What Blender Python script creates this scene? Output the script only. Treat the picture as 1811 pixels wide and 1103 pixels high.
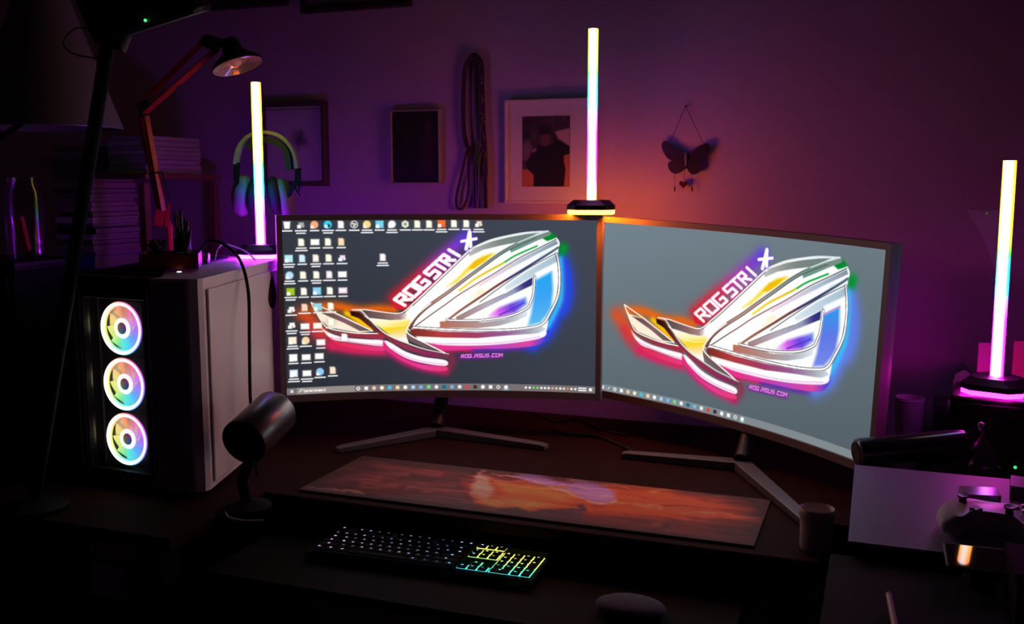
import bpy, math, random
import numpy as np
from mathutils import Matrix, Vector

# ------------------------------------------------------------------ camera, world, exposure
scene = bpy.context.scene
for o in list(bpy.data.objects):
    bpy.data.objects.remove(o)
FPX, CX, CY = 1750.0, 905.5, 551.5          # focal length and centre in pixels of the 1811x1103 frame
DESK_Z = 0.75
CAM_Z = DESK_Z + 0.59
PITCH = math.atan(226 / 1750)
cam_data = bpy.data.cameras.new('camera')
cam_data.sensor_width = 36.0
cam_data.lens = FPX / 1811 * 36.0
cam_data.clip_start = 0.02
cam = bpy.data.objects.new('camera', cam_data)
scene.collection.objects.link(cam)
cam.location = (0, 0, CAM_Z)
cam.rotation_euler = (math.pi / 2 - PITCH, 0, 0)
scene.camera = cam

world = bpy.data.worlds.new('night_room')
scene.world = world
world.use_nodes = True
wb = world.node_tree.nodes['Background']
wb.inputs[0].default_value = (0.80, 0.30, 0.75, 1)
wb.inputs[1].default_value = 0.006

scene.view_settings.view_transform = 'Standard'
scene.view_settings.look = 'None'
scene.view_settings.exposure = 0.0
scene.view_settings.gamma = 1.0
scene.view_settings.use_curve_mapping = False

random.seed(7)
rng = np.random.default_rng(11)

# ------------------------------------------------------------------ measuring helpers
_c, _s = math.cos(PITCH), math.sin(PITCH)
def ray(px, py):
    u = (px - CX) / FPX; v = (CY - py) / FPX
    return Vector((u, _c + v * _s, -_s + v * _c))
def oz(px, py, z):
    d = ray(px, py); k = (z - CAM_Z) / d.z
    return Vector((d.x * k, d.y * k, z))
def oy(px, py, Y):
    d = ray(px, py); k = Y / d.y
    return Vector((d.x * k, Y, CAM_Z + d.z * k))
ANG = math.radians(-20.5)                    # the desk and the wall behind it are turned this much
U = Vector((math.cos(ANG), math.sin(ANG), 0)); V = Vector((-math.sin(ANG), math.cos(ANG), 0))
DO = Vector((0, 1.703, 0))                   # a point of the mouse pad's front edge
WALL_V = 0.835                               # wall distance from the pad's front edge
def D(u, v, z):
    p = DO + U * u + V * v
    return Vector((p.x, p.y, z))
def ow(px, py, off=0.0):
    d = ray(px, py)
    k = (DO.dot(V) + WALL_V - off) / d.dot(V)
    return Vector((d.x * k, d.y * k, CAM_Z + d.z * k))
def uv_of(p):
    q = Vector((p.x, p.y, 0)) - DO
    return q.dot(U), q.dot(V)

# ------------------------------------------------------------------ materials
def srgb(r, g, b):
    f = lambda c: (c / 12.92) if c <= 0.04045 else ((c + 0.055) / 1.055) ** 2.4
    return (f(r / 255), f(g / 255), f(b / 255))
MATS = {}
def mat(name, col, rough=0.5, metal=0.0, var=0.12, scale=30.0, bump=0.0, spec=0.5, coat=0.0):
    if name in MATS: return MATS[name]
    m = bpy.data.materials.new(name); m.use_nodes = True
    nt = m.node_tree; b = nt.nodes['Principled BSDF']
    b.inputs['Roughness'].default_value = rough
    b.inputs['Metallic'].default_value = metal
    b.inputs['Specular IOR Level'].default_value = spec
    b.inputs['Coat Weight'].default_value = coat
    tc = nt.nodes.new('ShaderNodeTexCoord')
    nz = nt.nodes.new('ShaderNodeTexNoise'); nz.inputs['Scale'].default_value = scale
    nz.inputs['Detail'].default_value = 4
    nt.links.new(tc.outputs['Object'], nz.inputs['Vector'])
    mx = nt.nodes.new('ShaderNodeMix'); mx.data_type = 'RGBA'
    lo = tuple(c * (1 - var) for c in col); hi = tuple(min(1, c * (1 + var)) for c in col)
    mx.inputs[6].default_value = (*lo, 1); mx.inputs[7].default_value = (*hi, 1)
    nt.links.new(nz.outputs['Fac'], mx.inputs[0])
    nt.links.new(mx.outputs[2], b.inputs['Base Color'])
    if bump:
        bp = nt.nodes.new('ShaderNodeBump'); bp.inputs['Strength'].default_value = bump
        bp.inputs['Distance'].default_value = 0.002
        nt.links.new(nz.outputs['Fac'], bp.inputs['Height'])
        nt.links.new(bp.outputs['Normal'], b.inputs['Normal'])
    MATS[name] = m
    return m
def lit(name, col, strength):
    if name in MATS: return MATS[name]
    m = bpy.data.materials.new(name); m.use_nodes = True
    nt = m.node_tree; nt.nodes.remove(nt.nodes['Principled BSDF'])
    e = nt.nodes.new('ShaderNodeEmission')
    e.inputs[0].default_value = (*col, 1); e.inputs[1].default_value = strength
    nt.links.new(e.outputs[0], nt.nodes['Material Output'].inputs[0])
    MATS[name] = m
    return m
def lit_attribute():
    """gives off the light stored per vertex: display pixels, light diodes, and fan plastic painted with diode light"""
    if 'lit_attribute' in MATS: return MATS['lit_attribute']
    m = bpy.data.materials.new('lit_attribute'); m.use_nodes = True
    nt = m.node_tree; nt.nodes.remove(nt.nodes['Principled BSDF'])
    a = nt.nodes.new('ShaderNodeAttribute'); a.attribute_name = 'col'
    e = nt.nodes.new('ShaderNodeEmission')
    nt.links.new(a.outputs['Color'], e.inputs[0])
    nt.links.new(e.outputs[0], nt.nodes['Material Output'].inputs[0])
    MATS['lit_attribute'] = m
    return m
def print_attribute(name, rough=0.7):
    """printed colour stored per vertex"""
    if name in MATS: return MATS[name]
    m = bpy.data.materials.new(name); m.use_nodes = True
    nt = m.node_tree; b = nt.nodes['Principled BSDF']; b.inputs['Roughness'].default_value = rough
    a = nt.nodes.new('ShaderNodeAttribute'); a.attribute_name = 'col'
    nt.links.new(a.outputs['Color'], b.inputs['Base Color'])
    MATS[name] = m
    return m
def clear(name, tint=(1, 1, 1), gloss=0.12, rough=0.05):
    if name in MATS: return MATS[name]
    m = bpy.data.materials.new(name); m.use_nodes = True
    nt = m.node_tree; nt.nodes.remove(nt.nodes['Principled BSDF'])
    t = nt.nodes.new('ShaderNodeBsdfTransparent'); t.inputs[0].default_value = (*tint, 1)
    g = nt.nodes.new('ShaderNodeBsdfGlossy'); g.inputs['Roughness'].default_value = rough
    fr = nt.nodes.new('ShaderNodeLayerWeight'); fr.inputs[0].default_value = 0.35
    mp = nt.nodes.new('ShaderNodeMapRange')
    mp.inputs['To Min'].default_value = gloss; mp.inputs['To Max'].default_value = min(1, gloss * 5)
    nt.links.new(fr.outputs['Fresnel'], mp.inputs['Value'])
    mx = nt.nodes.new('ShaderNodeMixShader')
    nt.links.new(mp.outputs['Result'], mx.inputs[0])
    nt.links.new(t.outputs[0], mx.inputs[1]); nt.links.new(g.outputs[0], mx.inputs[2])
    nt.links.new(mx.outputs[0], nt.nodes['Material Output'].inputs[0])
    MATS[name] = m
    return m

BLACK = mat('black_plastic', (0.007, 0.006, 0.007), 0.55, spec=0.25)
SATIN = mat('satin_black', (0.014, 0.012, 0.014), 0.4, spec=0.35)
KEYB = mat('matte_key_black', (0.004, 0.004, 0.0045), 0.8, spec=0.12)
GLOSS = mat('gloss_black', (0.006, 0.006, 0.007), 0.035, spec=0.8, coat=1.0)
RUBBER = mat('black_rubber', (0.01, 0.01, 0.011), 0.8)
WALLP = mat('wall_paint', (0.58, 0.44, 0.60), 0.85, var=0.04, scale=60, bump=0.15)
DESKW = mat('dark_desk_wood', (0.030, 0.008, 0.0075), 0.8, var=0.35, scale=14, spec=0.06)
CARPET = mat('dark_carpet', (0.05, 0.045, 0.05), 0.95, var=0.4, scale=200)
WHITEP = mat('white_case_paint', (0.80, 0.70, 0.72), 0.45, var=0.03)
CHROME = mat('polished_trim', (0.55, 0.55, 0.58), 0.18, metal=1.0, var=0.05)
SILVER = mat('silver_plastic', (0.32, 0.31, 0.33), 0.32, metal=0.6, var=0.05)
BEZEL = mat('monitor_bezel', (0.24, 0.19, 0.205), 0.45, var=0.05)
REDP = mat('red_lamp_enamel', (0.75, 0.05, 0.045), 0.35, var=0.06)
PAPER = mat('paper_white', (0.7, 0.68, 0.68), 0.8, var=0.05)
PAGES = mat('page_edges', (0.42, 0.38, 0.4), 0.9, var=0.25, scale=120)
CORDM = mat('dark_braided_leather', (0.06, 0.03, 0.045), 0.35)
WOOD = mat('brown_wood', (0.22, 0.09, 0.06), 0.6, var=0.3, scale=18)
LIT = lit_attribute()

# ------------------------------------------------------------------ mesh builder
COL = scene.collection
ROOT = {}                                     # object name -> matrix of its thing
class MB:
    def __init__(self):
        self.v, self.f, self.c, self.M = [], [], [], Matrix.Identity(4)
    def at(self, M):
        self.M = M; return self
    def add(self, vs, fs, cols=None):
        n = len(self.v)
        self.v += [self.M @ Vector(p) for p in vs]
        self.f += [tuple(i + n for i in f) for f in fs]
        if cols is not None: self.c += list(cols)
        return self
    def box(self, x0, x1, y0, y1, z0, z1, b=0.0):
        b = min(b, abs(x1 - x0) / 2.2, abs(y1 - y0) / 2.2, abs(z1 - z0) / 2.2)
        if b <= 0:
            vs = [(x, y, z) for z in (z0, z1) for (x, y) in ((x0, y0), (x1, y0), (x1, y1), (x0, y1))]
            fs = [(3, 2, 1, 0), (4, 5, 6, 7), (0, 1, 5, 4), (1, 2, 6, 5), (2, 3, 7, 6), (3, 0, 4, 7)]
            return self.add(vs, fs)
        oct_ = lambda i: [(x0 + b + i, y0 + i), (x1 - b - i, y0 + i), (x1 - i, y0 + b + i), (x1 - i, y1 - b - i),
                          (x1 - b - i, y1 - i), (x0 + b + i, y1 - i), (x0 + i, y1 - b - i), (x0 + i, y0 + b + i)]
        vs = []
        for z, i in ((z0, b * .6), (z0 + b * .6, 0), (z1 - b * .6, 0), (z1, b * .6)):
            vs += [(x, y, z) for x, y in oct_(i * .7)]
        return self.add(vs, self._rings(4, 8))
    @staticmethod
    def _rings(k, n, cap=True):
        fs = []
        for a in range(k - 1):
            for i in range(n):
                j = (i + 1) % n
                fs.append((a * n + i, a * n + j, (a + 1) * n + j, (a + 1) * n + i))
        if cap:
            fs.append(tuple(range(n - 1, -1, -1))); fs.append(tuple(range((k - 1) * n, k * n)))
        return fs
    def prism(self, pts, z0, z1):
        n = len(pts)
        vs = [(x, y, z0) for x, y in pts] + [(x, y, z1) for x, y in pts]
        return self.add(vs, self._rings(2, n))
    def loft(self, rings):
        n = len(rings[0]); vs = [p for r in rings for p in r]
        return self.add(vs, self._rings(len(rings), n))
    def cyl(self, p0, p1, r0, r1=None, n=16):
        return self.tube([p0, p1], [r0, r0 if r1 is None else r1], n)
    def tube(self, pts, r, n=8, closed=False):
        pts = [Vector(p) for p in pts]
        if not isinstance(r, (list, tuple)): r = [r] * len(pts)
        vs = []; prev = None
        for i, p in enumerate(pts):
            if closed: t = pts[(i + 1) % len(pts)] - pts[i - 1]
            else: t = pts[min(i + 1, len(pts) - 1)] - pts[max(i - 1, 0)]
            t.normalize()
            if prev is None:
                a = Vector((0, 0, 1)) if abs(t.z) < 0.9 else Vector((1, 0, 0))
                x = t.cross(a).normalized()
            else:
                x = (prev - t * prev.dot(t)).normalized()
            prev = x; y = t.cross(x)
            for k in range(n):
                q = 2 * math.pi * k / n
                vs.append(p + (x * math.cos(q) + y * math.sin(q)) * r[i])
        fs = self._rings(len(pts), n, not closed)
        if closed:
            m = (len(pts) - 1) * n
            fs += [(m + i, m + (i + 1) % n, (i + 1) % n, i) for i in range(n)]
        return self.add(vs, fs)
    def lathe(self, prof, n=28, cap=True):
        vs = [(r * math.cos(2 * math.pi * k / n), r * math.sin(2 * math.pi * k / n), z) for r, z in prof for k in range(n)]
        return self.add(vs, self._rings(len(prof), n, cap))
    def ball(self, c, r, n=14, m=8):
        c = Vector(c); rr = r if isinstance(r, (tuple, list)) else (r, r, r)
        prof = [(math.sin(math.pi * k / m), -math.cos(math.pi * k / m)) for k in range(m + 1)]
        prof[0] = (0.01, -1); prof[-1] = (0.01, 1)
        vs = [(c.x + q * math.cos(2 * math.pi * k / n) * rr[0], c.y + q * math.sin(2 * math.pi * k / n) * rr[1], c.z + z * rr[2])
              for q, z in prof for k in range(n)]
        return self.add(vs, self._rings(m + 1, n))
    def build(self, name, m, parent=None, smooth=False, bevel=0.0):
        me = bpy.data.meshes.new(name)
        R = ROOT.get(parent.name) if parent else None
        inv = R.inverted() if R is not None else None
        vs = [(inv @ v) if inv else v for v in self.v]
        me.from_pydata([tuple(v) for v in vs], [], self.f)
        me.validate(); me.update()
        if self.c:
            a = me.color_attributes.new('col', 'FLOAT_COLOR', 'POINT')
            a.data.foreach_set('color', np.array([(*c, 1.0) for c in self.c], dtype=np.float32).ravel())
        if smooth:
            me.shade_smooth()
            try: me.set_sharp_from_angle(angle=math.radians(38))
            except Exception: pass
        me.materials.append(m)
        o = bpy.data.objects.new(name, me); COL.objects.link(o)
        if parent:
            o.parent = parent; ROOT[o.name] = R
        else:
            ROOT[o.name] = Matrix.Identity(4)
        if bevel:
            bv = o.modifiers.new('bevel', 'BEVEL'); bv.width = bevel; bv.segments = 2; bv.limit_method = 'ANGLE'
        return o
def tag(o, label, cat, group=None):
    o['label'] = label; o['category'] = cat
    if group: o['group'] = group
    return o
def thing(name, label, cat, loc, rz=0.0, group=None):
    o = bpy.data.objects.new(name, None); COL.objects.link(o)
    o.empty_display_size = 0.05
    o.location = loc; o.rotation_euler = (0, 0, rz)
    ROOT[o.name] = Matrix.Translation(Vector(loc)) @ Matrix.Rotation(rz, 4, 'Z')
    return tag(o, label, cat, group)
def struct(o):
    o['kind'] = 'structure'; return o
def frame(loc, rz=0.0, rx=0.0, ry=0.0):
    return Matrix.Translation(Vector(loc)) @ Matrix.Rotation(rz, 4, 'Z') @ Matrix.Rotation(ry, 4, 'Y') @ Matrix.Rotation(rx, 4, 'X')
def spline(pts, k=6, closed=False):
    P = [Vector(p) for p in pts]; n = len(P); out = []
    for i in range(n if closed else n - 1):
        if closed: a, b, c, d = P[i - 1], P[i], P[(i + 1) % n], P[(i + 2) % n]
        else: a, b, c, d = P[max(i - 1, 0)], P[i], P[i + 1], P[min(i + 2, n - 1)]
        for j in range(k):
            t = j / k
            out.append(0.5 * ((2 * b) + (c - a) * t + (2 * a - 5 * b + 4 * c - d) * t * t + (3 * b - a - 3 * c + d) * t ** 3))
    if not closed: out.append(P[-1])
    return out
def ramp(stops, t):
    if t <= stops[0][0]: return np.array(stops[0][1], float)
    for (a, ca), (b, cb) in zip(stops, stops[1:]):
        if t <= b:
            k = (t - a) / (b - a)
            return np.array(ca, float) * (1 - k) + np.array(cb, float) * k
    return np.array(stops[-1][1], float)

# ------------------------------------------------------------------ painting kit for displays and prints
def to_lin(a):
    a = np.asarray(a, dtype=np.float64)
    return np.where(a <= 0.04045, a / 12.92, ((np.maximum(a, 0.04045) + 0.055) / 1.055) ** 2.4)
class Canvas:
    def __init__(self, w, h, x0, x1, y0, y1, bg):
        self.w, self.h = w, h
        self.X, self.Y = np.meshgrid(np.linspace(x0, x1, w), np.linspace(y0, y1, h))
        self.px = (x1 - x0) / w
        self.a = np.zeros((h, w, 3)); self.a[:] = np.array(bg) / 255.0
        self.x0, self.y0 = x0, y0; self.sx = (x1 - x0) / (w - 1); self.sy = (y1 - y0) / (h - 1)
    def win(self, pts, m):
        p = np.array(pts, float)
        i0 = max(0, int((p[:, 0].min() - m - self.x0) / self.sx)); i1 = min(self.w, int((p[:, 0].max() + m - self.x0) / self.sx) + 2)
        j0 = max(0, int((p[:, 1].min() - m - self.y0) / self.sy)); j1 = min(self.h, int((p[:, 1].max() + m - self.y0) / self.sy) + 2)
        return slice(j0, max(j0, j1)), slice(i0, max(i0, i1))
    def dist(self, pts, X, Y, closed):
        d = np.full(X.shape, 1e9); ins = np.zeros(X.shape, bool)
        n = len(pts)
        for i in range(n if closed else n - 1):
            (ax, ay), (bx, by) = pts[i], pts[(i + 1) % n]
            dx, dy = bx - ax, by - ay; L = dx * dx + dy * dy + 1e-9
            t = np.clip(((X - ax) * dx + (Y - ay) * dy) / L, 0, 1)
            d = np.minimum(d, np.hypot(X - ax - t * dx, Y - ay - t * dy))
            if closed and ay != by:
                c = ((ay > Y) != (by > Y)) & (X < (bx - ax) * (Y - ay) / (by - ay) + ax)
                ins ^= c
        return np.where(ins, -d, d) if closed else d
    def color(self, col, X, Y):
        if callable(col): return col(X, Y)
        return np.array(col, float) / 255.0
    def fill(self, pts, col, soft=0.8, alpha=1.0, smooth=False):
        if smooth: pts = [(p.x, p.y) for p in spline([(x, y, 0) for x, y in pts], 5, True)]
        w = self.win(pts, soft + 1); X, Y = self.X[w], self.Y[w]
        if X.size == 0: return
        m = (np.clip(0.5 - self.dist(pts, X, Y, True) / (2 * soft), 0, 1) * alpha)[..., None]
        self.a[w] = self.a[w] * (1 - m) + self.color(col, X, Y) * m
    def line(self, pts, width, col, soft=0.5, alpha=1.0, smooth=True):
        if smooth and len(pts) > 2: pts = [(p.x, p.y) for p in spline([(x, y, 0) for x, y in pts], 5)]
        w = self.win(pts, width + soft + 1); X, Y = self.X[w], self.Y[w]
        if X.size == 0: return
        m = (np.clip((width / 2 - self.dist(pts, X, Y, False)) / soft + 0.5, 0, 1) * alpha)[..., None]
        self.a[w] = self.a[w] * (1 - m) + self.color(col, X, Y) * m
    def glow(self, pts, col, sigma, amp=1.0, smooth=True, mix=True):
        if smooth and len(pts) > 2: pts = [(p.x, p.y) for p in spline([(x, y, 0) for x, y in pts], 4)]
        w = self.win(pts, sigma * 3); X, Y = self.X[w], self.Y[w]
        if X.size == 0: return
        d = self.dist(pts, X, Y, False) if len(pts) > 1 else np.hypot(X - pts[0][0], Y - pts[0][1])
        m = (np.exp(-(d / sigma) ** 2) * amp)[..., None]; m = np.clip(m, 0, 1)
        self.a[w] = self.a[w] * (1 - m) + self.color(col, X, Y) * m
def grad(p0, p1, stops):
    def f(X, Y):
        dx, dy = p1[0] - p0[0], p1[1] - p0[1]
        t = ((X - p0[0]) * dx + (Y - p0[1]) * dy) / (dx * dx + dy * dy)
        ts = [s[0] for s in stops]
        return np.stack([np.interp(t, ts, [s[1][k] / 255.0 for s in stops]) for k in range(3)], -1)
    return f
def fbm(X, Y, scale, seed, octaves=5):
    r = np.random.default_rng(seed); out = np.zeros_like(X, dtype=float); amp = 1.0; tot = 0
    for o in range(octaves):
        g = r.random((64, 64)); x = X * scale * 2 ** o; y = Y * scale * 2 ** o
        xi, yi = np.floor(x).astype(int), np.floor(y).astype(int); fx, fy = x - xi, y - yi
        fx = fx * fx * (3 - 2 * fx); fy = fy * fy * (3 - 2 * fy)
        G = lambda a, b: g[b % 64, a % 64]
        out += amp * ((G(xi, yi) * (1 - fx) + G(xi + 1, yi) * fx) * (1 - fy) + (G(xi, yi + 1) * (1 - fx) + G(xi + 1, yi + 1) * fx) * fy)
        tot += amp; amp *= 0.5
    return out / tot
def grid_sheet(name, P, colors, m, parent):
    """a sheet of h x w points P (world) with one colour for each point; row 0 is the top row"""
    h, w = P.shape[:2]
    R = ROOT.get(parent.name); inv = np.array(R.inverted())
    Q = P.reshape(-1, 3) @ inv[:3, :3].T + inv[:3, 3]
    idx = np.arange(h * w).reshape(h, w)
    f = np.stack([idx[1:, :-1], idx[1:, 1:], idx[:-1, 1:], idx[:-1, :-1]], -1).reshape(-1, 4)
    me = bpy.data.meshes.new(name)
    me.vertices.add(len(Q)); me.vertices.foreach_set('co', Q.astype(np.float32).ravel())
    me.loops.add(f.size); me.loops.foreach_set('vertex_index', f.astype(np.int32).ravel())
    me.polygons.add(len(f)); me.polygons.foreach_set('loop_start', (np.arange(len(f)) * 4).astype(np.int32))
    me.update(calc_edges=True)
    a = me.color_attributes.new('col', 'FLOAT_COLOR', 'POINT')
    c = np.ones((h * w, 4), np.float32); c[:, :3] = colors.reshape(-1, 3)
    a.data.foreach_set('color', c.ravel())
    me.materials.append(m)
    o = bpy.data.objects.new(name, me); COL.objects.link(o); o.parent = parent; ROOT[o.name] = R
    return o

# stroke letters, unit box, y up
FONT = {
 'R': [[(0,0),(0,1),(.9,1),(.9,.5),(.1,.5)],[(.4,.5),(1,0)]], 'O': [[(0,0),(0,1),(1,1),(1,0),(0,0)]],
 'G': [[(1,1),(0,1),(0,0),(1,0),(1,.5),(.55,.5)]], 'S': [[(1,1),(0,1),(0,.52),(1,.52),(1,0),(0,0)]],
 'T': [[(0,1),(1,1)],[(.5,1),(.5,0)]], 'I': [[(.5,0),(.5,1)]], 'X': [[(0,0),(1,1)],[(0,1),(1,0)]],
 '.': [[(.4,0),(.6,0)]], 'A': [[(0,0),(0,1),(1,1),(1,0)],[(0,.45),(1,.45)]], 'U': [[(0,1),(0,0),(1,0),(1,1)]],
 'C': [[(1,1),(0,1),(0,0),(1,0)]], 'M': [[(0,0),(0,1),(.5,.5),(1,1),(1,0)]],
 'y': [[(0,.7),(.5,.1)],[(1,.7),(.3,-.3)]], 'p': [[(0,-.3),(0,.7),(.9,.7),(.9,0),(0,0)]],
 'e': [[(0,.35),(.9,.35),(.9,.7),(0,.7),(0,0),(.9,0)]], 'h': [[(0,0),(0,1)],[(0,.7),(.9,.7),(.9,0)]],
 'r': [[(0,0),(0,.7),(.8,.7)]], 't': [[(.4,1),(.4,0),(.9,0)],[(0,.7),(.9,.7)]], 'o': [[(0,0),(0,.7),(.9,.7),(.9,0),(0,0)]],
 's': [[(.9,.7),(0,.7),(0,.35),(.9,.35),(.9,0),(0,0)]], 'a': [[(0,.7),(.9,.7),(.9,0),(0,0),(0,.35),(.9,.35)]], 'c': [[(.9,.7),(0,.7),(0,0),(.9,0)]],
}
def letters(cv, text, base, dirv, up, adv, width, col, cell=0.74, soft=0.5):
    k = 0.0
    for ch in text:
        if ch == ' ': k += 0.45; continue
        for s in FONT[ch]:
            cv.line([(base[0] + dirv[0] * (k + x * cell) * adv + up[0] * y, base[1] + dirv[1] * (k + x * cell) * adv + up[1] * y) for x, y in s],
                    width, col, soft, smooth=False)
        k += 0.62 if ch in 'I.' else 1.0

def paint_display(desktop_icons):
    L = desktop_icons
    bg = (52, 57, 68) if L else (104, 118, 127)
    cv = Canvas(700, 394, 502, 1052, 389, 697, bg)
    X, Y = cv.X, cv.Y
    # slow brightness change of the panel and the fine dotted ground of the wallpaper
    k = 1 + (0.16 * ((X - 700) / 300).clip(-1, 1) - 0.10 * ((Y - 560) / 150).clip(-1, 1) if L else 0.05 * ((650 - X) / 300) - 0.12 * ((Y - 520) / 170))
    dots = 1 + 0.07 * np.sin(X * 2.1) * np.sin(Y * 2.1) * ((Y - 480) / 120).clip(0, 1)
    cv.a *= (k * dots)[..., None]
    T1 = lambda *p: [(540 + x / 6.129, 500 + y / 6.129) for x, y in p]
    T2 = lambda *p: [(680 + x / 6.49, 390 + y / 6.49) for x, y in p]
    T3 = lambda *p: [(820 + x / 6.4875, 390 + y / 6.4875) for x, y in p]
    T4 = lambda *p: [(700 + x / 5.03, 500 + y / 5.03) for x, y in p]
    blue = (40, 70, 235) if L else (95, 125, 235)
    # halo light around the sign
    cv.glow(T1((-30, 330), (60, 420), (150, 520)), (235, 75, 25), 15, 0.85)
    cv.glow(T1((60, 480), (150, 600), (260, 690)), (215, 45, 70), 11, 0.7)
    cv.glow(T1((90, 260), (300, 250), (560, 300), (760, 290), (930, 300)), (235, 100, 15), 9, 0.95)
    cv.glow(T1((250, 330), (420, 420), (620, 480)), (250, 150, 10), 6, 1.0)
    cv.glow(T1((420, 330), (560, 420), (680, 500)), (255, 195, 0), 5, 1.0)
    cv.glow(T1((260, 680), (400, 730), (620, 760), (810, 770)), (222, 35, 95), 8, 0.95)
    cv.glow(T1((900, 780), (1060, 880), (1250, 950), (1480, 990)), (225, 30, 115), 8, 0.95)
    cv.glow(T1((1500, 780), (1560, 880), (1490, 980)), (150, 40, 70), 9, 0.7)
    cv.glow(T4((380, 610), (560, 610), (660, 610)), (225, 25, 105), 6, 0.95)
    cv.glow(T4((680, 620), (900, 610), (1150, 590)), (95, 45, 170), 6, 0.9)
    cv.glow(T3((1100, 430), (1160, 600), (1180, 800), (1140, 1000)) + T4((1420, 300), (1330, 470), (1200, 570)), blue, 13, 0.95)
    cv.glow(T3((1080, 430), (1100, 700), (1090, 900)) + T4((1410, 250), (1340, 390)), (60, 190, 255), 6, 0.9)
    cv.glow(T3((1120, 310), (1110, 350)), (0, 150, 45), 9, 0.95)
    cv.glow(T3((940, 200), (1000, 205)), (0, 150, 40), 6, 0.9)
    tx = T2((90, 900), (480, 560), (900, 200))
    cv.glow(tx, grad(tx[0], tx[2], [(0, (225, 30, 45)), (.35, (225, 35, 60)), (.6, (190, 50, 170)), (1, (95, 60, 235))]), 13, 0.9)
    cv.fill(T2((60, 950), (100, 930), (270, 970), (560, 690), (700, 560), (930, 345), (960, 330), (700, 620), (420, 860), (200, 1040), (90, 1020)),
            grad(tx[0], tx[2], [(0, (215, 30, 50)), (.5, (200, 30, 110)), (1, (110, 50, 170))]), 1.2)
    # body: bright inside of the sign
    body = (T1((1040, 350), (1130, 250)) + T2((210, 1060), (400, 870), (700, 580), (950, 350)) + [(841, 434.5)] + T3((300, 222), (500, 172), (700, 137), (950, 120))
            + T3((900, 200), (1045, 205), (1072, 260), (1060, 380), (1080, 520), (1088, 700), (1060, 900), (960, 1095))
            + T4((1330, 430), (1260, 520), (1000, 570), (700, 585), (400, 590), (200, 540), (80, 430)) + T1((1070, 560), (1060, 420)))
    cv.fill(body, grad((700, 640), (960, 420), [(0, (255, 244, 225)), (.45, (255, 255, 250)), (1, (246, 252, 255))]), 1.0)
    # ground seen through the gap between the two upper arms
    cv.fill(T3((985, 130), (880, 205), (935, 235), (1045, 200)), (0, 140, 45), 1.2)
    # wing
    cv.fill(T1((60, 230), (120, 300), (300, 330), (700, 535), (560, 550), (400, 520), (230, 480), (150, 400)), (255, 240, 215), 1.0)
    cv.fill(T1((150, 320), (290, 330), (420, 395), (690, 530), (560, 530), (400, 440), (250, 370)), grad((560, 550), (655, 590), [(0, (85, 70, 70)), (.5, (135, 95, 100)), (1, (95, 85, 85))]))
    cv.fill(T1((105, 340), (165, 425), (230, 490), (440, 545), (640, 570), (790, 560), (835, 590), (820, 632), (640, 612), (430, 592), (290, 555), (200, 495), (140, 425)),
            grad((560, 560), (675, 600), [(0, (70, 60, 62)), (.25, (120, 70, 62)), (.6, (160, 45, 65)), (1, (165, 50, 75))]))
    cv.fill(T1((150, 480), (200, 520), (290, 565), (430, 602), (640, 625), (810, 640), (810, 705), (640, 685), (430, 650), (290, 625), (215, 575)), (255, 235, 245), smooth=True)
    cv.line(T1((230, 590), (430, 640), (640, 675), (810, 690)), 0.7, (205, 120, 180))
    cv.fill(T1((190, 560), (290, 628), (430, 655), (640, 690), (810, 708), (812, 755), (620, 745), (430, 712), (290, 660)), grad((575, 600), (670, 620), [(0, (235, 40, 70)), (1, (228, 60, 130))]), 1.3, smooth=True)
    cv.line(T1((50, 205), (300, 325), (480, 420), (700, 535)), 1.9, (255, 252, 245))
    cv.line(T1((50, 205), (90, 290), (165, 430), (230, 490), (400, 533), (560, 556), (770, 562)), 2.0, (255, 248, 240))
    # pool of light and the lower arm
    cv.fill(T1((600, 360), (690, 390), (900, 415), (1060, 400), (1110, 420), (1080, 520), (1065, 600), (1090, 680), (900, 600), (780, 500)),
            grad(T1((900, 380))[0], T1((950, 640))[0], [(0, (255, 250, 225)), (.25, (255, 245, 180)), (.5, (255, 215, 30)), (.68, (250, 220, 120)), (1, (255, 246, 235))]))
    cv.line(T1((800, 470), (930, 490), (1060, 470)), 0.9, (255, 255, 230))
    cv.fill(T1((540, 305), (620, 302), (760, 328), (880, 345), (980, 352), (1060, 340), (1080, 365), (1050, 405), (1000, 415), (900, 410), (760, 388), (660, 388), (600, 345)),
            grad((630, 550), (716, 560), [(0, (75, 72, 75)), (.5, (130, 95, 95)), (.85, (165, 130, 130)), (1, (250, 245, 240))]))
    cv.fill(T1((460, 308), (560, 322), (640, 400), (760, 530), (900, 620), (1060, 690), (1250, 760), (1460, 800), (1530, 810), (1515, 852), (1400, 842), (1250, 815), (1060, 750), (900, 662), (830, 605), (760, 565), (640, 465), (560, 392), (468, 358)),
            grad((615, 550), (790, 640), [(0, (30, 12, 12)), (.15, (75, 30, 28)), (.35, (150, 45, 55)), (.6, (150, 50, 80)), (.85, (140, 40, 90)), (1, (95, 65, 72))]))
    cv.fill(T1((828, 640), (900, 672), (1060, 772), (1250, 832), (1490, 872), (1485, 935), (1250, 903), (1060, 845), (900, 745), (840, 685)), (255, 236, 252), smooth=True)
    cv.line(T1((900, 730), (1060, 825), (1250, 885), (1480, 918)), 0.7, (215, 110, 200))
    cv.fill(T1((812, 650), (845, 690), (900, 750), (1060, 862), (1250, 920), (1488, 942), (1488, 990), (1300, 982), (1150, 935), (1000, 865), (900, 795), (815, 730)), grad((675, 610), (785, 660), [(0, (226, 45, 120)), (.6, (232, 60, 150)), (1, (230, 60, 120))]), 1.2, smooth=True)
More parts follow.
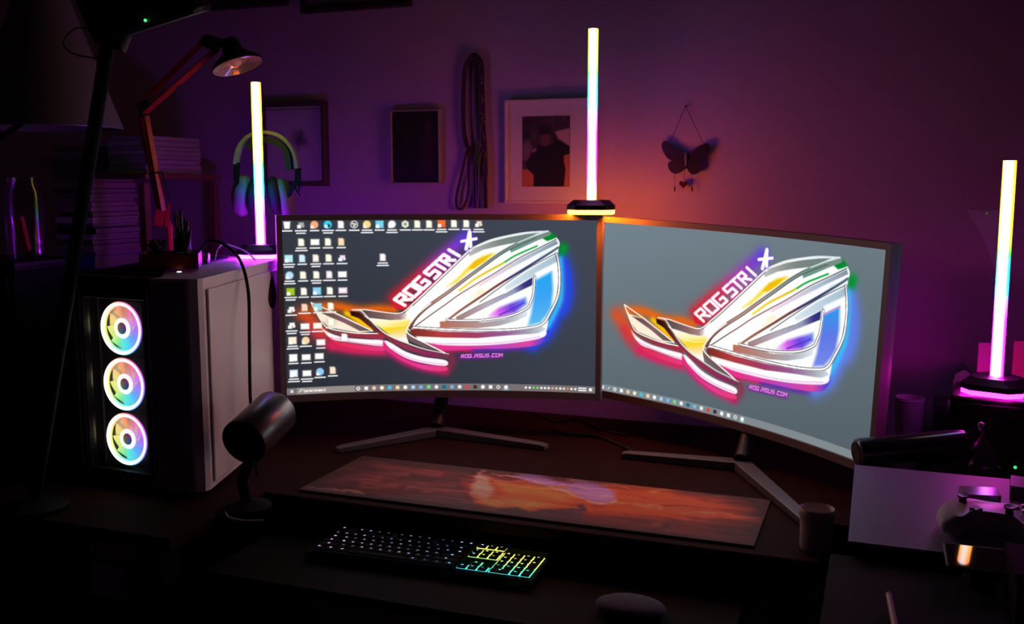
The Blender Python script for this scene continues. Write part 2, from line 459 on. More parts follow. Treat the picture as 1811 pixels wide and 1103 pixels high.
    cv.line(T1((480, 296), (570, 305), (640, 372), (780, 520), (900, 602), (1060, 672), (1250, 742), (1460, 788), (1520, 800)), 2.1, grad((620, 548), (790, 632), [(0, (235, 225, 215)), (.5, (255, 250, 240)), (1, (190, 170, 165))]))
    # upper outline of the sign
    railB = [(620, 548.3), (641, 548.3), (664, 552), (683.6, 554.8), (700, 556), (711, 552), (724, 540), (741.6, 524), (788, 479.7), (825.6, 444), (841, 434.5), (866, 424), (897, 416.5), (928, 411), (966, 408.5)]
    cv.line([(x + 1.6, y + 2.0) for x, y in railB[6:10]], 1.5, (120, 105, 105))
    # upper arm: shaded inner faces
    cv.fill(T3((30, 385), (100, 320), (300, 242), (500, 192), (700, 155), (850, 138), (600, 250), (400, 290), (200, 340), (45, 415)), grad((825, 440), (940, 410), [(0, (185, 185, 185)), (.5, (125, 135, 132)), (1, (110, 130, 128))]))
    cv.fill(T2((690, 770), (820, 660), (950, 520), (1100, 410), (1250, 378), (1150, 465), (950, 585), (800, 720)), (250, 225, 60), 2.5)
    cv.fill(T3((30, 560), (100, 470), (300, 380), (200, 480), (90, 560)), (245, 190, 10), 1.5)
    bandC = [(720, 583), (731, 564), (753, 543.5), (787, 519.5), (819, 495), (850, 472), (881.5, 449), (912, 432), (943, 419)]
    cv.line(bandC, 5.6, grad((720, 585), (960, 415), [(0, (120, 70, 65)), (.25, (190, 140, 130)), (.5, (160, 150, 150)), (.75, (110, 140, 130)), (1, (120, 135, 130))]))
    cv.fill(T3((500, 300), (700, 215), (900, 130), (980, 128), (972, 165), (800, 240), (600, 335), (520, 370)), grad((900, 440), (970, 412), [(0, (105, 150, 135)), (1, (125, 138, 134))]))
    cv.line([(x + .9, y + 2.4) for x, y in bandC], 1.1, (80, 62, 62))
    cv.line([(x - 1.0, y - 2.4) for x, y in bandC], 1.1, (100, 85, 85))
    # yellow to green tube
    tube = [(808, 515.6), (834, 496), (851, 485.6), (881.7, 468.6), (889, 464)]
    cv.line(tube, 3.4, grad(tube[0], tube[-1], [(0, (250, 225, 60)), (.6, (250, 195, 20)), (1, (200, 205, 30))]), 1.6)
    cv.line(T3((455, 478), (560, 410), (700, 345), (820, 292)), 2.8, (15, 175, 60), 1.4)
    cv.fill([(770, 575), (800, 540), (860, 500), (930, 458), (975, 440), (940, 470), (880, 505), (820, 548)], grad((790, 560), (965, 445), [(0, (255, 240, 225)), (.35, (255, 246, 220)), (.6, (250, 225, 240)), (1, (215, 232, 245))]), 3.5)
    cv.fill([(732, 578), (800, 528), (860, 490), (850, 505), (800, 545)], (255, 232, 228), 3)
    # rim of the eye
    cv.fill(T3((0, 830), (300, 640), (600, 455), (850, 325), (1040, 225), (1060, 265), (800, 395), (500, 560), (200, 740), (0, 860)), grad((830, 510), (980, 430), [(0, (250, 225, 235)), (.35, (225, 210, 230)), (.7, (170, 190, 205)), (1, (135, 150, 165))]))
    rimD = [(726, 582), (758.6, 558), (780, 543), (803, 526), (820, 515), (849.5, 497), (866, 487.4), (912.5, 458), (951, 438), (981, 422.4)]
    cv.line(rimD, 1.9, grad((730, 585), (980, 420), [(0, (105, 80, 80)), (.5, (150, 110, 115)), (1, (90, 105, 105))]))
    cv.line([(x - .8, y - 1.6) for x, y in rimD], 1.5, (250, 252, 250))
    cv.line(T3((1045, 205), (1068, 240), (1072, 275), (1050, 310), (1000, 345)), 2.0, (240, 250, 250))
    bandE = [(787.5, 568.6), (811, 550.7), (850, 524), (878.6, 504.4), (908, 486), (943, 464), (974, 444), (983, 437.5)]
    cv.line(bandE, 4.0, grad((790, 565), (985, 440), [(0, (165, 120, 110)), (.3, (135, 80, 75)), (.52, (110, 70, 75)), (.55, (60, 60, 105)), (.75, (60, 72, 105)), (1, (95, 115, 125))]))
    # eye white and its rims
    cv.fill(T3((250, 900), (700, 590), (1030, 395), (1052, 470), (800, 602), (790, 640), (400, 845)), grad((860, 530), (985, 455), [(0, (250, 250, 252)), (.4, (205, 222, 235)), (1, (165, 190, 205))]), 1.6)
    cv.line(T3((160, 950), (400, 772), (700, 562), (1035, 375)), 1.4, (75, 85, 100))
    cv.fill(T3((800, 690), (990, 585), (1005, 800), (985, 1000)) + T4((1330, 290), (1270, 365), (1160, 392), (1190, 280), (1215, 100)),
            grad((930, 480), (950, 580), [(0, (30, 165, 240)), (.5, (60, 165, 245) if L else (95, 120, 230)), (1, (95, 190, 240) if L else (120, 140, 235))]), 3.2)
    if not L: cv.line(T3((800, 690), (990, 585)), 1.6, (235, 100, 190), 1.0)
    rimF = T3((1040, 378), (1072, 520), (1080, 700), (1058, 880), (970, 1070)) + T4((1295, 370), (1200, 405), (1000, 432), (700, 440), (400, 430), (130, 412))
    cv.line(rimF, 5.2, (95, 88, 98)); cv.line(rimF, 2.9, (255, 255, 255))
    cv.line(T3((1038, 385), (1060, 520), (1066, 700), (1046, 880)), 1.0, (105, 95, 110))
    # pupil
    cv.fill(T4((745, 342), (900, 232), (1140, 135), (1150, 195), (1050, 272), (900, 322)), grad((855, 560), (930, 525), [(0, (255, 235, 255)), (.3, (215, 95, 235)), (.6, (110, 70, 225)), (1, (110, 150, 250))]), 3.0)
    cv.line(T4((900, 300), (1000, 250), (1120, 185)), 2.2, (75, 45, 190), 2.0, 0.8)
    cv.fill(T4((515, 320), (700, 222), (950, 105)) + T3((770, 655), (765, 745)) + T4((900, 172), (560, 345), (515, 345)), grad((805, 562), (935, 495), [(0, (165, 130, 130)), (.4, (185, 175, 190)), (.75, (150, 155, 185)), (.9, (60, 55, 130)), (1, (45, 45, 120))]))
    cv.line(T4((515, 320), (700, 222), (950, 105)), 0.8, (100, 85, 90), smooth=False)
    cv.fill(T4((368, 360), (520, 350), (760, 366), (950, 335), (1100, 272), (1185, 215), (1150, 302), (1050, 352), (900, 396), (700, 420), (370, 416)),
            grad((775, 575), (930, 555), [(0, (185, 110, 90)), (.35, (180, 140, 135)), (.7, (170, 170, 180)), (1, (225, 232, 240))]))
    pup = T3((795, 648), (778, 850), (745, 950)) + T4((1150, 235), (1000, 305), (760, 345), (540, 350), (430, 345))
    cv.line(pup, 4.8, (100, 92, 104)); cv.line(pup, 2.5, (255, 255, 255))
    # lower faces and light tubes under the eye
    cv.fill(T4((98, 430), (160, 425), (400, 452), (700, 458), (1000, 446), (1285, 398), (1322, 420), (1250, 462), (1000, 482), (700, 511), (400, 506), (118, 490)),
            grad((722, 590), (960, 585), [(0, (120, 45, 40)), (.2, (180, 60, 60)), (.45, (165, 60, 100)), (.7, (150, 90, 150)), (.88, (165, 165, 180)), (1, (205, 215, 225))]))
    cv.fill(T4((160, 505), (400, 516), (700, 520), (1000, 496), (1270, 455), (1325, 440), (1285, 502), (1000, 550), (700, 572), (400, 572), (250, 552)), (255, 240, 252), smooth=True)
    cv.line(T4((300, 558), (700, 562), (1000, 540), (1270, 490)), 0.6, (180, 130, 210))
    cv.fill(T4((240, 553), (400, 576), (700, 580), (1000, 556), (1275, 506), (1340, 455), (1265, 560), (1000, 602), (700, 612), (420, 625), (350, 605)),
            grad((750, 615), (965, 600), [(0, (232, 50, 130)), (.3, (225, 55, 150)), (.6, (190, 70, 190)), (.85, (225, 70, 160)), (1, (70, 60, 220))]), 1.3, smooth=True)
    # foot of the ring
    cv.fill(T1((1062, 560), (1110, 600), (1250, 682), (1410, 758), (1250, 728), (1105, 655), (1070, 610)), grad((712, 595), (770, 625), [(0, (120, 95, 92)), (1, (110, 85, 90))]))
    cv.line(T1((1480, 790), (1400, 745), (1250, 668), (1120, 598), (1072, 552), (1070, 512), (1110, 450), (1200, 342), (1330, 235)), 2.3, (255, 250, 245))
    cv.line(railB, 1.9, grad((620, 550), (965, 410), [(0, (250, 240, 235)), (.5, (250, 245, 240)), (1, (215, 230, 230))]))
    cv.line(T3((600, 255), (780, 180), (950, 122)), 1.6, (225, 238, 236))
    # lettering
    b0 = T2((205, 985))[0]; b1 = T2((945, 315))[0]
    dv = ((b1[0] - b0[0]), (b1[1] - b0[1])); Ln = math.hypot(*dv); dv = (dv[0] / Ln, dv[1] / Ln); up = (-18.5, -11.0)
    cv.glow([b0, b1], (255, 150, 190), 0.1, 0)
    lw, hw = (5.8, 5.4) if L else (4.6, 4.8)
    tcol = grad(b0, b1, [(0, (235, 60, 80)), (.45, (235, 70, 150)), (1, (150, 90, 240))])
    for wd, cl in ((hw + 2.6, tcol), (lw, (255, 246, 252))):
        letters(cv, 'ROG', b0, dv, up, 22.0, wd, cl, 0.74)
        letters(cv, 'STRI', (b0[0] + dv[0] * 72, b0[1] + dv[1] * 72), dv, up, 17.6, wd, cl, 0.74)
    xo = T2((915, 330), (955, 135), (862, 243), (1030, 212), (965, 300))
    for wd, cl in ((8.6, (125, 75, 240)), (6.2, (255, 250, 255))):
        cv.line([xo[0], xo[1]], wd, cl, smooth=False); cv.line([xo[2], xo[3]], wd * .8, cl, smooth=False); cv.line([xo[4], xo[1]], wd, cl, smooth=False)
    w0 = T4((557, 692))[0]
    cv.glow([w0, T4((920, 678))[0]], (120, 30, 150), 4.5, 0.7)
    letters(cv, 'ROG.ASUS.COM', w0, (1, -0.035), (0.7, -5.6), 6.75, 1.35, (255, 130, 250), 0.68)
    # taskbar
    ty = 685.0
    cv.fill([(500, ty), (1056, ty), (1056, 700), (500, 700)], (118, 112, 116) if L else (128, 138, 142), 0.4)
    mid = ty + 6
    def sq(x, y, w, h, c, soft=0.7): cv.fill([(x - w / 2, y - h / 2), (x + w / 2, y - h / 2), (x + w / 2, y + h / 2), (x - w / 2, y + h / 2)], c, soft)
    def disc(x, y, r, c, soft=0.7): cv.fill([(x + r * math.cos(q * math.pi / 8), y + r * math.sin(q * math.pi / 8)) for q in range(16)], c, soft)
    for dx in (-1.4, 1.4):
        for dy in (-1.4, 1.4): sq(511 + dx, mid + dy, 2.2, 2.2, (250, 250, 250), 0.3)
    white = (255, 253, 248)
    if L:
        sq(570, mid, 101, 11.4, (150, 140, 138), 0.5)
        cv.line([(523, mid + 2), (525.2, mid)], .9, white, smooth=False)
        cv.line([(527 + 1.7 * math.cos(q * .7), mid - 1.6 + 1.7 * math.sin(q * .7)) for q in range(10)], .8, white)
        letters(cv, 'Type here to search', (531, mid + 2), (1, 0), (0, -4.6), 2.25, 0.75, white, 0.62, 0.4)
        x0, dx = 626.8, 13.92
    else:
        cv.line([(521, mid + 2), (525, mid - 2)], 1, white, smooth=False); x0, dx = 536, 13.92
    tb = [('ring', white), ('sq', white), ('disc', (255, 200, 170)), ('disc', (250, 245, 200)), ('disc', (60, 200, 235)), ('sq', (255, 220, 170)), ('disc', white), ('sq', (170, 215, 255)),
          ('sq', (110, 190, 250)), ('sq', (110, 225, 140)), ('disc', (235, 240, 245)), ('sq', (0, 110, 150)), ('sq', (110, 190, 240)), ('sq', (235, 240, 240)), ('sq', (235, 60, 60)), ('sq', (60, 40, 45)),
          ('disc', white), ('sq', white), ('ring', (235, 240, 235)), ('disc', white)]
    for i, (s, c) in enumerate(tb):
        x = x0 + dx * i
        if s == 'sq': sq(x, mid, 6.2, 6, c, 1.0)
        elif s == 'disc': disc(x, mid, 3.5, c, 1.0)
        else: cv.line([(x + 2.6 * math.cos(q * .63), mid + 2.6 * math.sin(q * .63)) for q in range(11)], 1.5, c)
    sq(x0 + dx * 19, 695.4, 10, 1.3, (150, 220, 240), 0.4)
    if L:
        tray = [(927, white), (934, white), (941, (110, 220, 90)), (948, (140, 225, 90)), (955, white), (961.5, white), (968, white), (975, (235, 170, 160)), (982, (240, 220, 200)), (989, white), (995.5, (250, 230, 200)), (1002, (235, 130, 90)), (1009, white), (1016, white)]
        for x, c in tray: disc(x, mid, 2.1, c, 0.8)
        cv.line([(1022, mid - 2), (1035, mid - 2)], 2.0, white, smooth=False); cv.line([(1022, mid + 2), (1035, mid + 2)], 2.0, white, smooth=False)
        sq(1043, mid, 5.4, 5.4, white)
        # desktop icons: x, y, shape, colour, caption widths
        C1 = lambda x, y: (480 + x / 6.037, 360 + y / 6.037)
        C2 = lambda x, y: (480 + x / 5.513, 520 + y / 5.513)
        C3 = lambda x, y: (680 + x / 3.4475, 380 + y / 3.4475)
        cream, pale, orange, cyan = (255, 250, 225), (215, 240, 255), (255, 120, 60), (60, 205, 235)
        icons = []
        for x, s, c, n in ((185, 'bin', white, 1), (325, 'cup', (170, 170, 170), 2), (465, 'disc', (255, 170, 130), 1), (603, 'swirl', cyan, 2), (738, 'page', white, 1), (877, 'ringd', (225, 225, 225), 1),
                           (1010, 'disc', (250, 225, 140), 2), (1143, 'sq', (120, 215, 240), 1), (1273, 'disc', (235, 235, 255), 2), (1413, 'hex', (225, 235, 210), 1), (1540, 'page', cream, 1), (1665, 'page', cream, 1)):
            icons.append((*C1(x, 222), s, c, n))
        for x, s, c, n in ((337, 'sq', (250, 110, 50), 2), (412, 'page', cream, 1), (487, 'page', cream, 1), (562, 'cup', (240, 225, 200), 2)):
            icons.append((*C3(x, 55), s, c, n))
        rows = [(405, ((325, 'page', cream, 2), (467, 'wide', white, 1), (600, 'page', cream, 1), (738, 'page', (255, 225, 180), 1))),
                (575, ((193, 'sq', (190, 235, 250), 2), (330, 'page', pale, 1), (470, 'page', (255, 235, 225), 2), (603, 'page', cream, 1), (742, 'cup', (245, 225, 250), 1), (1170, 'page', (255, 238, 230), 2))),
                (752, ((196, 'disc', (190, 230, 250), 2), (335, 'page', cream, 1), (472, 'page', cream, 2), (606, 'page', (250, 235, 235), 1), (743, 'wide', white, 1))),
                (925, ((203, 'sq', (165, 200, 40), 2), (338, 'page', cream, 1), (475, 'sq', (140, 215, 245), 1), (608, 'page', cream, 1), (745, 'wide', (250, 225, 235), 1)))]
        for y, r in rows:
            for x, s, c, n in r: icons.append((*C1(x, y), s, c, n))
        for x, y, s, c, n in ((185, 135, 'cup', white, 1), (312, 120, 'page', (250, 215, 190), 1), (437, 118, 'sq', (150, 215, 235), 1), (560, 115, 'page', cream, 1), (560, 270, 'page', cream, 1),
                              (185, 290, 'cup', white, 2), (312, 305, 'wide', white, 2), (432, 303, 'wide', cream, 1), (190, 440, 'sq', (255, 240, 215), 2), (315, 445, 'disc', (255, 215, 170), 1), (685, 425, 'page', white, 0),
                              (458, 468, 'wide', white, 1), (193, 610, 'sq', white, 1), (315, 610, 'wide', white, 1), (440, 605, 'wide', white, 1), (193, 765, 'sq', (225, 240, 255), 2), (318, 770, 'wide', white, 2),
                              (443, 760, 'disc', (150, 205, 245), 1), (565, 750, 'page', (250, 230, 200), 1)):
            icons.append((*C2(x, y), s, c, n))
        for x, y, s, c, n in icons:
            dark = tuple(v * .35 for v in c)
            cv.glow([(x, y)], dark, 8, 0.35)
            if s == 'page':
                cv.fill([(x - 5, y - 6.5), (x + 2.5, y - 6.5), (x + 5.2, y - 3.8), (x + 5.2, y + 6.5), (x - 5, y + 6.5)], c, 1.3)
            elif s == 'bin': cv.fill([(x - 6, y - 6), (x + 6, y - 6), (x + 4.4, y + 6.5), (x - 4.4, y + 6.5)], c, 1.2)
            elif s == 'wide': sq(x, y, 15, 10.5, c, 1.3)
            elif s == 'sq': sq(x, y, 14, 13, c, 1.2); sq(x - 3.5, y + 3.5, 6, 6, white, 1)
            elif s == 'disc': disc(x, y, 6.9, c, 1.3); sq(x - 4, y + 4, 5, 5, white, 1)
            elif s == 'ringd': disc(x, y, 6.9, c, 1); disc(x, y, 5, (60, 60, 65), .8); disc(x - 2, y - 1.5, 2, c, .6); disc(x + 2, y - .5, 2, c, .6); disc(x, y + 2.5, 2, c, .6)
            elif s == 'swirl': disc(x, y, 7.2, c, 1); disc(x + 1.5, y + 2, 3, (20, 80, 110), 1); disc(x - 3, y + 3, 3.2, pale, 1)
            elif s == 'hex': cv.fill([(x + 7 * math.cos(q * math.pi / 3 + .5), y + 7 * math.sin(q * math.pi / 3 + .5)) for q in range(6)], c, 1); disc(x, y, 2.2, (110, 140, 120), 1)
            elif s == 'cup':
                sq(x + 1, y - 2, 9, 5, c, 1); sq(x - 2.5, y + 3, 7, 6, white, 1); disc(x + 4, y + 2, 2.6, c, 1)
            for q in range(n):
                wd = (6.5 + (x * 7.3 + q * 5.1 + y) % 3.5)
                yy = y + 10.2 + q * 4.3
                g = x - wd
                while g < x + wd:                      # caption: a run of tiny glyph marks
                    gw = 1.5 + (g * 3.7) % 1.4
                    cv.line([(g, yy), (min(g + gw, x + wd), yy)], 2.4, (235, 235, 238), 0.8, smooth=False); g += gw + 0.75
    a = np.clip(cv.a, 0, 1)
    lin = to_lin(a)
    lum = lin.min(-1, keepdims=True)
    low = lum[..., 0].copy()
    for _ in range(3):                                            # only the inside of broad white areas
        q = np.pad(low, 1, mode='edge'); low = np.min([q[1:-1, 1:-1], q[:-2, 1:-1], q[2:, 1:-1], q[1:-1, :-2], q[1:-1, 2:]], axis=0)
    lin = lin * (1 + 9.0 * np.clip((low - 0.72) / 0.28, 0, 1))[..., None]   # white areas outshine the film's range
    return lin

# ------------------------------------------------------------------ the room
mb = MB().at(Matrix.Translation(DO) @ Matrix.Rotation(ANG, 4, 'Z'))
mb.box(-3.2, 3.0, WALL_V, WALL_V + 0.1, 0, 2.9)
struct(mb.build('wall_back', WALLP))
mb = MB().at(Matrix.Translation(DO) @ Matrix.Rotation(ANG, 4, 'Z'))
mb.box(-3.2, 3.0, -2.6, WALL_V, -0.05, 0)
struct(mb.build('floor', CARPET))

DESKM = Matrix.Translation(DO) @ Matrix.Rotation(ANG, 4, 'Z')
def desk_local(u0, u1, v0, v1, z0, z1, b=0.0, mb=None):
    mb = mb or MB(); mb.at(DESKM).box(u0, u1, v0, v1, z0, z1, b); return mb
desk = thing('desk', 'long dark wooden computer desk with pull-out keyboard tray', 'desk', D(0, 0.35, 0), ANG)
mb = MB().at(DESKM)
mb.prism([(-1.16, -0.30), (-0.50, -0.30), (-0.50, -0.028), (0.527, -0.028), (0.527, 0.168), (1.15, 0.168), (1.15, 0.80), (-1.16, 0.80)], DESK_Z - 0.022, DESK_Z - 0.0004)
mb.build('desktop', DESKW, desk, bevel=0.003)
for u, v in ((-1.12, -0.26), (-0.56, -0.26), (0.48, 0.02), (1.10, 0.20), (1.10, 0.75), (-1.12, 0.75)):
    desk_local(u - .025, u + .025, v - .025, v + .025, 0, DESK_Z - .022).build('leg', BLACK, desk)
desk_local(-0.46, 0.42, -0.27, 0.10, 0.672, 0.688, 0.003).build('keyboard_tray', KEYB, desk)
for u in (-0.47, 0.42):
    desk_local(u, u + .012, -0.02, 0.10, 0.66, 0.7275).build('tray_rail', KEYB, desk)

# ------------------------------------------------------------------ monitors
RAD = 1.4
BZ = 0.0125
def bent(s, y, z):                           # arc position -> local point, viewer on -y
    q = s / RAD
    r = RAD + y
    return (r * math.sin(q), r * math.cos(q) - RAD, z)
def bent_box(mb, s0, s1, y0, y1, z0, z1, n=24):
    rings = []
    for i in range(n + 1):
        s = s0 + (s1 - s0) * i / n
        rings.append([bent(s, y0, z0), bent(s, y1, z0), bent(s, y1, z1), bent(s, y0, z1)])
    return mb.loft(rings)
def monitor(label, centre, yaw, roll, icons, hub, tips, spread_z):
    m = thing('curved_monitor', label, 'monitor', (hub.x, hub.y, DESK_Z), yaw, 'pair of curved monitors')
    M = frame(centre, yaw) @ Matrix.Rotation(roll, 4, 'Y')
    hw, hh = 0.361, 0.2005
    col = paint_display(icons)
    h, w = col.shape[:2]
    S, Z = np.meshgrid(np.linspace(-hw, hw, w), np.linspace(hh, -hh, h))
    L = np.stack([RAD * np.sin(S / RAD), RAD * np.cos(S / RAD) - RAD, Z, np.ones_like(S)], -1)
    P = (L.reshape(-1, 4) @ np.array(M).T)[:, :3].reshape(h, w, 3)
    scr = grid_sheet('screen', P, col, LIT, m)
    scr['label'] = ('bright screen with neon emblem wallpaper and rows of icons' if icons else 'bright screen with neon emblem wallpaper and no desktop icons')
    e, eb = BZ, 0.0165
    for nm, a in (('bezel', (-hw - e, hw + e, hh, hh + e)), ('bezel', (-hw - e, hw + e, -hh - eb, -hh)),
                  ('bezel', (-hw - e, -hw, -hh, hh)), ('bezel', (hw, hw + e, -hh, hh))):
        mb = MB().at(M); bent_box(mb, a[0], a[1], -0.006, 0.012, a[2], a[3])
        mb.build(nm, BEZEL, m)
    mb = MB().at(M); bent_box(mb, -hw - e, hw + e, 0.012, 0.020, -hh - eb, hh + e)
    mb.build('edge_band', SILVER, m)
    mb = MB().at(M); rings = []
    for i in range(25):
        t = -1 + 2 * i / 24; s = t * (hw - .01); k = (1 - t ** 4)
        rings.append([bent(s, 0.020, -hh), bent(s, 0.021 + 0.035 * k, -hh * .75), bent(s, 0.021 + 0.035 * k, hh * .6), bent(s, 0.020, hh)])
    mb.loft(rings); mb.build('back_shell', BLACK, m, smooth=True)
    c = Vector(centre); back = Matrix.Rotation(yaw, 3, 'Z') @ Vector((0, 1, 0))
    nk = Vector((c.x, c.y, 0)) + back * 0.075
    mb = MB().tube(spline([(hub.x, hub.y, DESK_Z + .020), ((hub.x + nk.x) / 2, (hub.y + nk.y) / 2, DESK_Z + .06), (nk.x, nk.y, DESK_Z + .13), (nk.x, nk.y, c.z)], 5), 0.017, 12)
    mb.build('neck', SATIN, m, smooth=True)
    for t in tips:
        d = (t - hub); d.z = 0; ln = d.length; q = math.atan2(d.y, d.x)
        mb = MB().at(frame((hub.x, hub.y, DESK_Z + .0004), q))
        mb.loft([[(-0.01, -0.019, 0), (-0.01, 0.019, 0), (-0.01, 0.019, 0.019), (-0.01, -0.019, 0.019)],
                 [(ln * .95, -0.013, 0), (ln * .95, 0.013, 0), (ln * .95, 0.013, 0.013), (ln * .95, -0.013, 0.013)],
                 [(ln, -0.012, 0.0), (ln, 0.012, 0.0), (ln, 0.012, 0.010), (ln, -0.012, 0.010)]])
        mb.build('foot', mat('stand_grey', (.13, .115, .125), .4, var=.05), m, bevel=0.002)
    return m
zc = 1.058
monitor('left curved monitor with many desktop icons around its neon emblem wallpaper', (-0.164, 2.296, zc), math.radians(1.6), 0.0, True,
        Vector((-0.178, 2.29, DESK_Z)), [oz(597, 800, DESK_Z), oz(967, 795, DESK_Z)], 0)
monitor('right angled curved monitor with a pale icon-free neon emblem wallpaper', (0.476, 2.080, 1.0375), math.radians(-50.4), math.radians(2.3), False,
        Vector((0.478, 2.005, DESK_Z)), [oz(1100, 808, DESK_Z), oz(1429, 930, DESK_Z)], 0)

# ------------------------------------------------------------------ light towers
R_, O_, Y_, G_, C_, B_, P_, M_ = (1, .01, .0), (1, .20, .0), (1, .68, .004), (.02, 1, .02), (.0, .8, .9), (.008, .03, 1), (.34, .003, 1), (1, .003, .70)
def tower(label, base, rz, stops, base_col, gain, base_gain, height=0.41, warm=0.22):
    t = thing('light_tower', label, 'light', base, rz, 'rainbow light towers')
    F = frame(base, rz)
    ch = 0.02
    def sq(h, c): return [(-h + c, -h), (h - c, -h), (h, -h + c), (h, h - c), (h - c, h), (-h + c, h), (-h, h - c), (-h, -h + c)]
    mb = MB().at(F)
    mb.loft([[(x, y, z) for x, y in sq(hh, ch)] for hh, z in ((.044, 0), (.044, .0015))]); mb.build('base_pad', RUBBER, t)
    mb = MB().at(F)
    mb.loft([[(x, y, z) for x, y in sq(hh, ch)] for hh, z in ((.050, .0105), (.053, .0115), (.053, .0215), (.050, .024), (.040, .033))])
    mb.build('base', SATIN, t)
    mb = MB().at(F)
    rings = [[(x, y, z) for x, y in sq(hh, ch)] for hh, z in ((.049, .0015), (.0515, .003), (.0515, .0095), (.049, .0105))]
    mb.loft(rings)
    o = mb.build('base_light', lit('base_light_' + base_col[0], base_col[1], base_gain), t); o['label'] = 'glowing strip around the base'
    mb = MB().at(F); mb.box(-.0085, .0085, .004, .016, .03, height, .003); mb.build('post', SATIN, t)
    mb = MB().at(F); n, k = 13, 70; vs, cs, fs = [], [], []
    for i in range(k + 1):
        z = .030 + (height - .030) * i / k; tt = 1 - i / k
        base_c = ramp(stops, tt)
        # blue and violet weighted up in the emission to tint the wall purple
        base_c = base_c * (warm + 1.35 * max(0.0, base_c[2] - base_c[1]) + 0.35 * max(0.0, base_c[0] - base_c[1]))
        for j in range(n):
            q = math.radians(-118 + 236 * j / (n - 1))
            r = .0112
            vs.append((r * math.sin(q), .004 - r * math.cos(q), z))
            wgt = max(0.0, math.cos(q))
            core = wgt ** 5  # white core and coloured sides paint lens bloom into the tube's emission
            cs.append(tuple(base_c * gain * .8 * (1 - .85 * core) + np.array((1, .95, .97)) * 4.0 * core))
    for i in range(k):
        for j in range(n - 1):
            fs.append((i * n + j, i * n + j + 1, (i + 1) * n + j + 1, (i + 1) * n + j))
    fs.append(tuple(range(k * n, k * n + n)))
    mb.add(vs, fs, cs); o = mb.build('diffuser', LIT, t); o['label'] = 'rainbow glowing tube'
    return t
TOPZ = 1.058 + 0.2005 + BZ
tower('light tower on top of the monitors, yellow tip fading to an orange base', (0.180, 2.255, TOPZ + 0.0005), math.radians(-8),
      [(0, Y_), (.12, (.6, .95, .02)), (.26, G_), (.36, C_), (.46, B_), (.6, P_), (.76, M_), (.88, (1, .02, .25)), (1, O_)], ('orange', (1, .17, .004)), 17.0, 125.0)
CASE_TOP = DESK_Z + 0.4165
tower('light tower standing on the white computer case beside the red lamp', (-0.590, 2.325, CASE_TOP + 0.001), math.radians(8),
      [(0, (1, .08, 0)), (.05, O_), (.14, (1, .5, .002)), (.22, Y_), (.40, (.55, .95, .02)), (.5, G_), (.60, C_), (.70, B_), (.82, P_), (1, (.7, .004, 1))], ('violet', (.42, .010, 1)), 18.0, 80.0, 0.405, 0.42)
tower('light tower standing on the black speaker box at the right edge', (0.890, 1.79, 0.957), math.radians(-38),
      [(0, O_), (.12, (1, .45, .01)), (.3, Y_), (.42, G_), (.52, C_), (.62, B_), (.72, P_), (.84, M_), (1, (1, .004, .8))], ('magenta', (1, .005, .62)), 17.0, 50.0, 0.425)

# ------------------------------------------------------------------ computer case
pc = thing('computer_case', 'white tower computer case with three stacked rainbow fans', 'computer', (-0.69, 2.10, DESK_Z))
A = Vector((-0.85, 1.905)); B = Vector((-0.672, 1.826)); Cc = Vector((-0.575, 1.815)); Dd = Vector((-0.540, 2.405)); Ee = Vector((-0.825, 2.415))
z0, z1 = DESK_Z + 0.012, CASE_TOP
ab = (B - A).normalized(); nab = Vector((ab.y, -ab.x))           # outward normal of the fan panel
A2, B2 = A - nab * .035, B - nab * .035
mb = MB().prism([(A2.x, A2.y), (B2.x, B2.y), (B.x, B.y), (Cc.x - .022, Cc.y), (Cc.x - .006, Cc.y + .004), (Cc.x, Cc.y + .016), (Dd.x, Dd.y), (Ee.x, Ee.y)], z0, z1)
mb.build('body', WHITEP, pc)
mb = MB()
for q in (A2 + Vector((.05, .03)), Cc + Vector((-.03, .04)), Dd + Vector((-.04, -.04)), Ee + Vector((.04, -.04))):
    mb = MB().cyl((q.x, q.y, DESK_Z), (q.x, q.y, z0), .014, .018, 14); mb.build('rubber_foot', RUBBER, pc)
# side panel, and a grey sheet painting shade on the white front
sd = (Dd - Cc).normalized(); ns = Vector((sd.y, -sd.x))
SM = Matrix.Translation((Cc.x, Cc.y, 0)) @ Matrix.Rotation(math.atan2(sd.y, sd.x), 4, 'Z')
mb = MB().at(SM).box(.03, .565, -.004, -.0003, z0 + .012, z1 - .022, .0012); sp = mb.build('side_panel', WHITEP, pc)
mb = MB().at(SM).box(.43, .50, -.006, -.0042, z1 - .16, z1 - .04, .001)
mb.v.clear(); mb.f.clear()
pts = [(.424 + .030 * math.cos(q) * (1 - .45 * max(0, math.sin(q))), z1 - .080 + .034 * math.sin(q) * (1.35 if math.sin(q) > 0 else .8)) for q in [i * math.pi / 10 for i in range(20)]]
mb.loft([[(x, -.0058, z) for x, z in pts], [(x, -.0038, z) for x, z in pts]]); mb.build('oval_vent', BLACK, sp)
mb = MB().box(B.x + .003, Cc.x - .028, Cc.y - .001, Cc.y + .0095, z0 + .004, z1 - .006)
mb.build('dark_front', mat('shaded_front_grey', (0.22, 0.19, 0.21), 0.7, var=.5, scale=500), pc)  # white front darkened here, its shade put into the colour
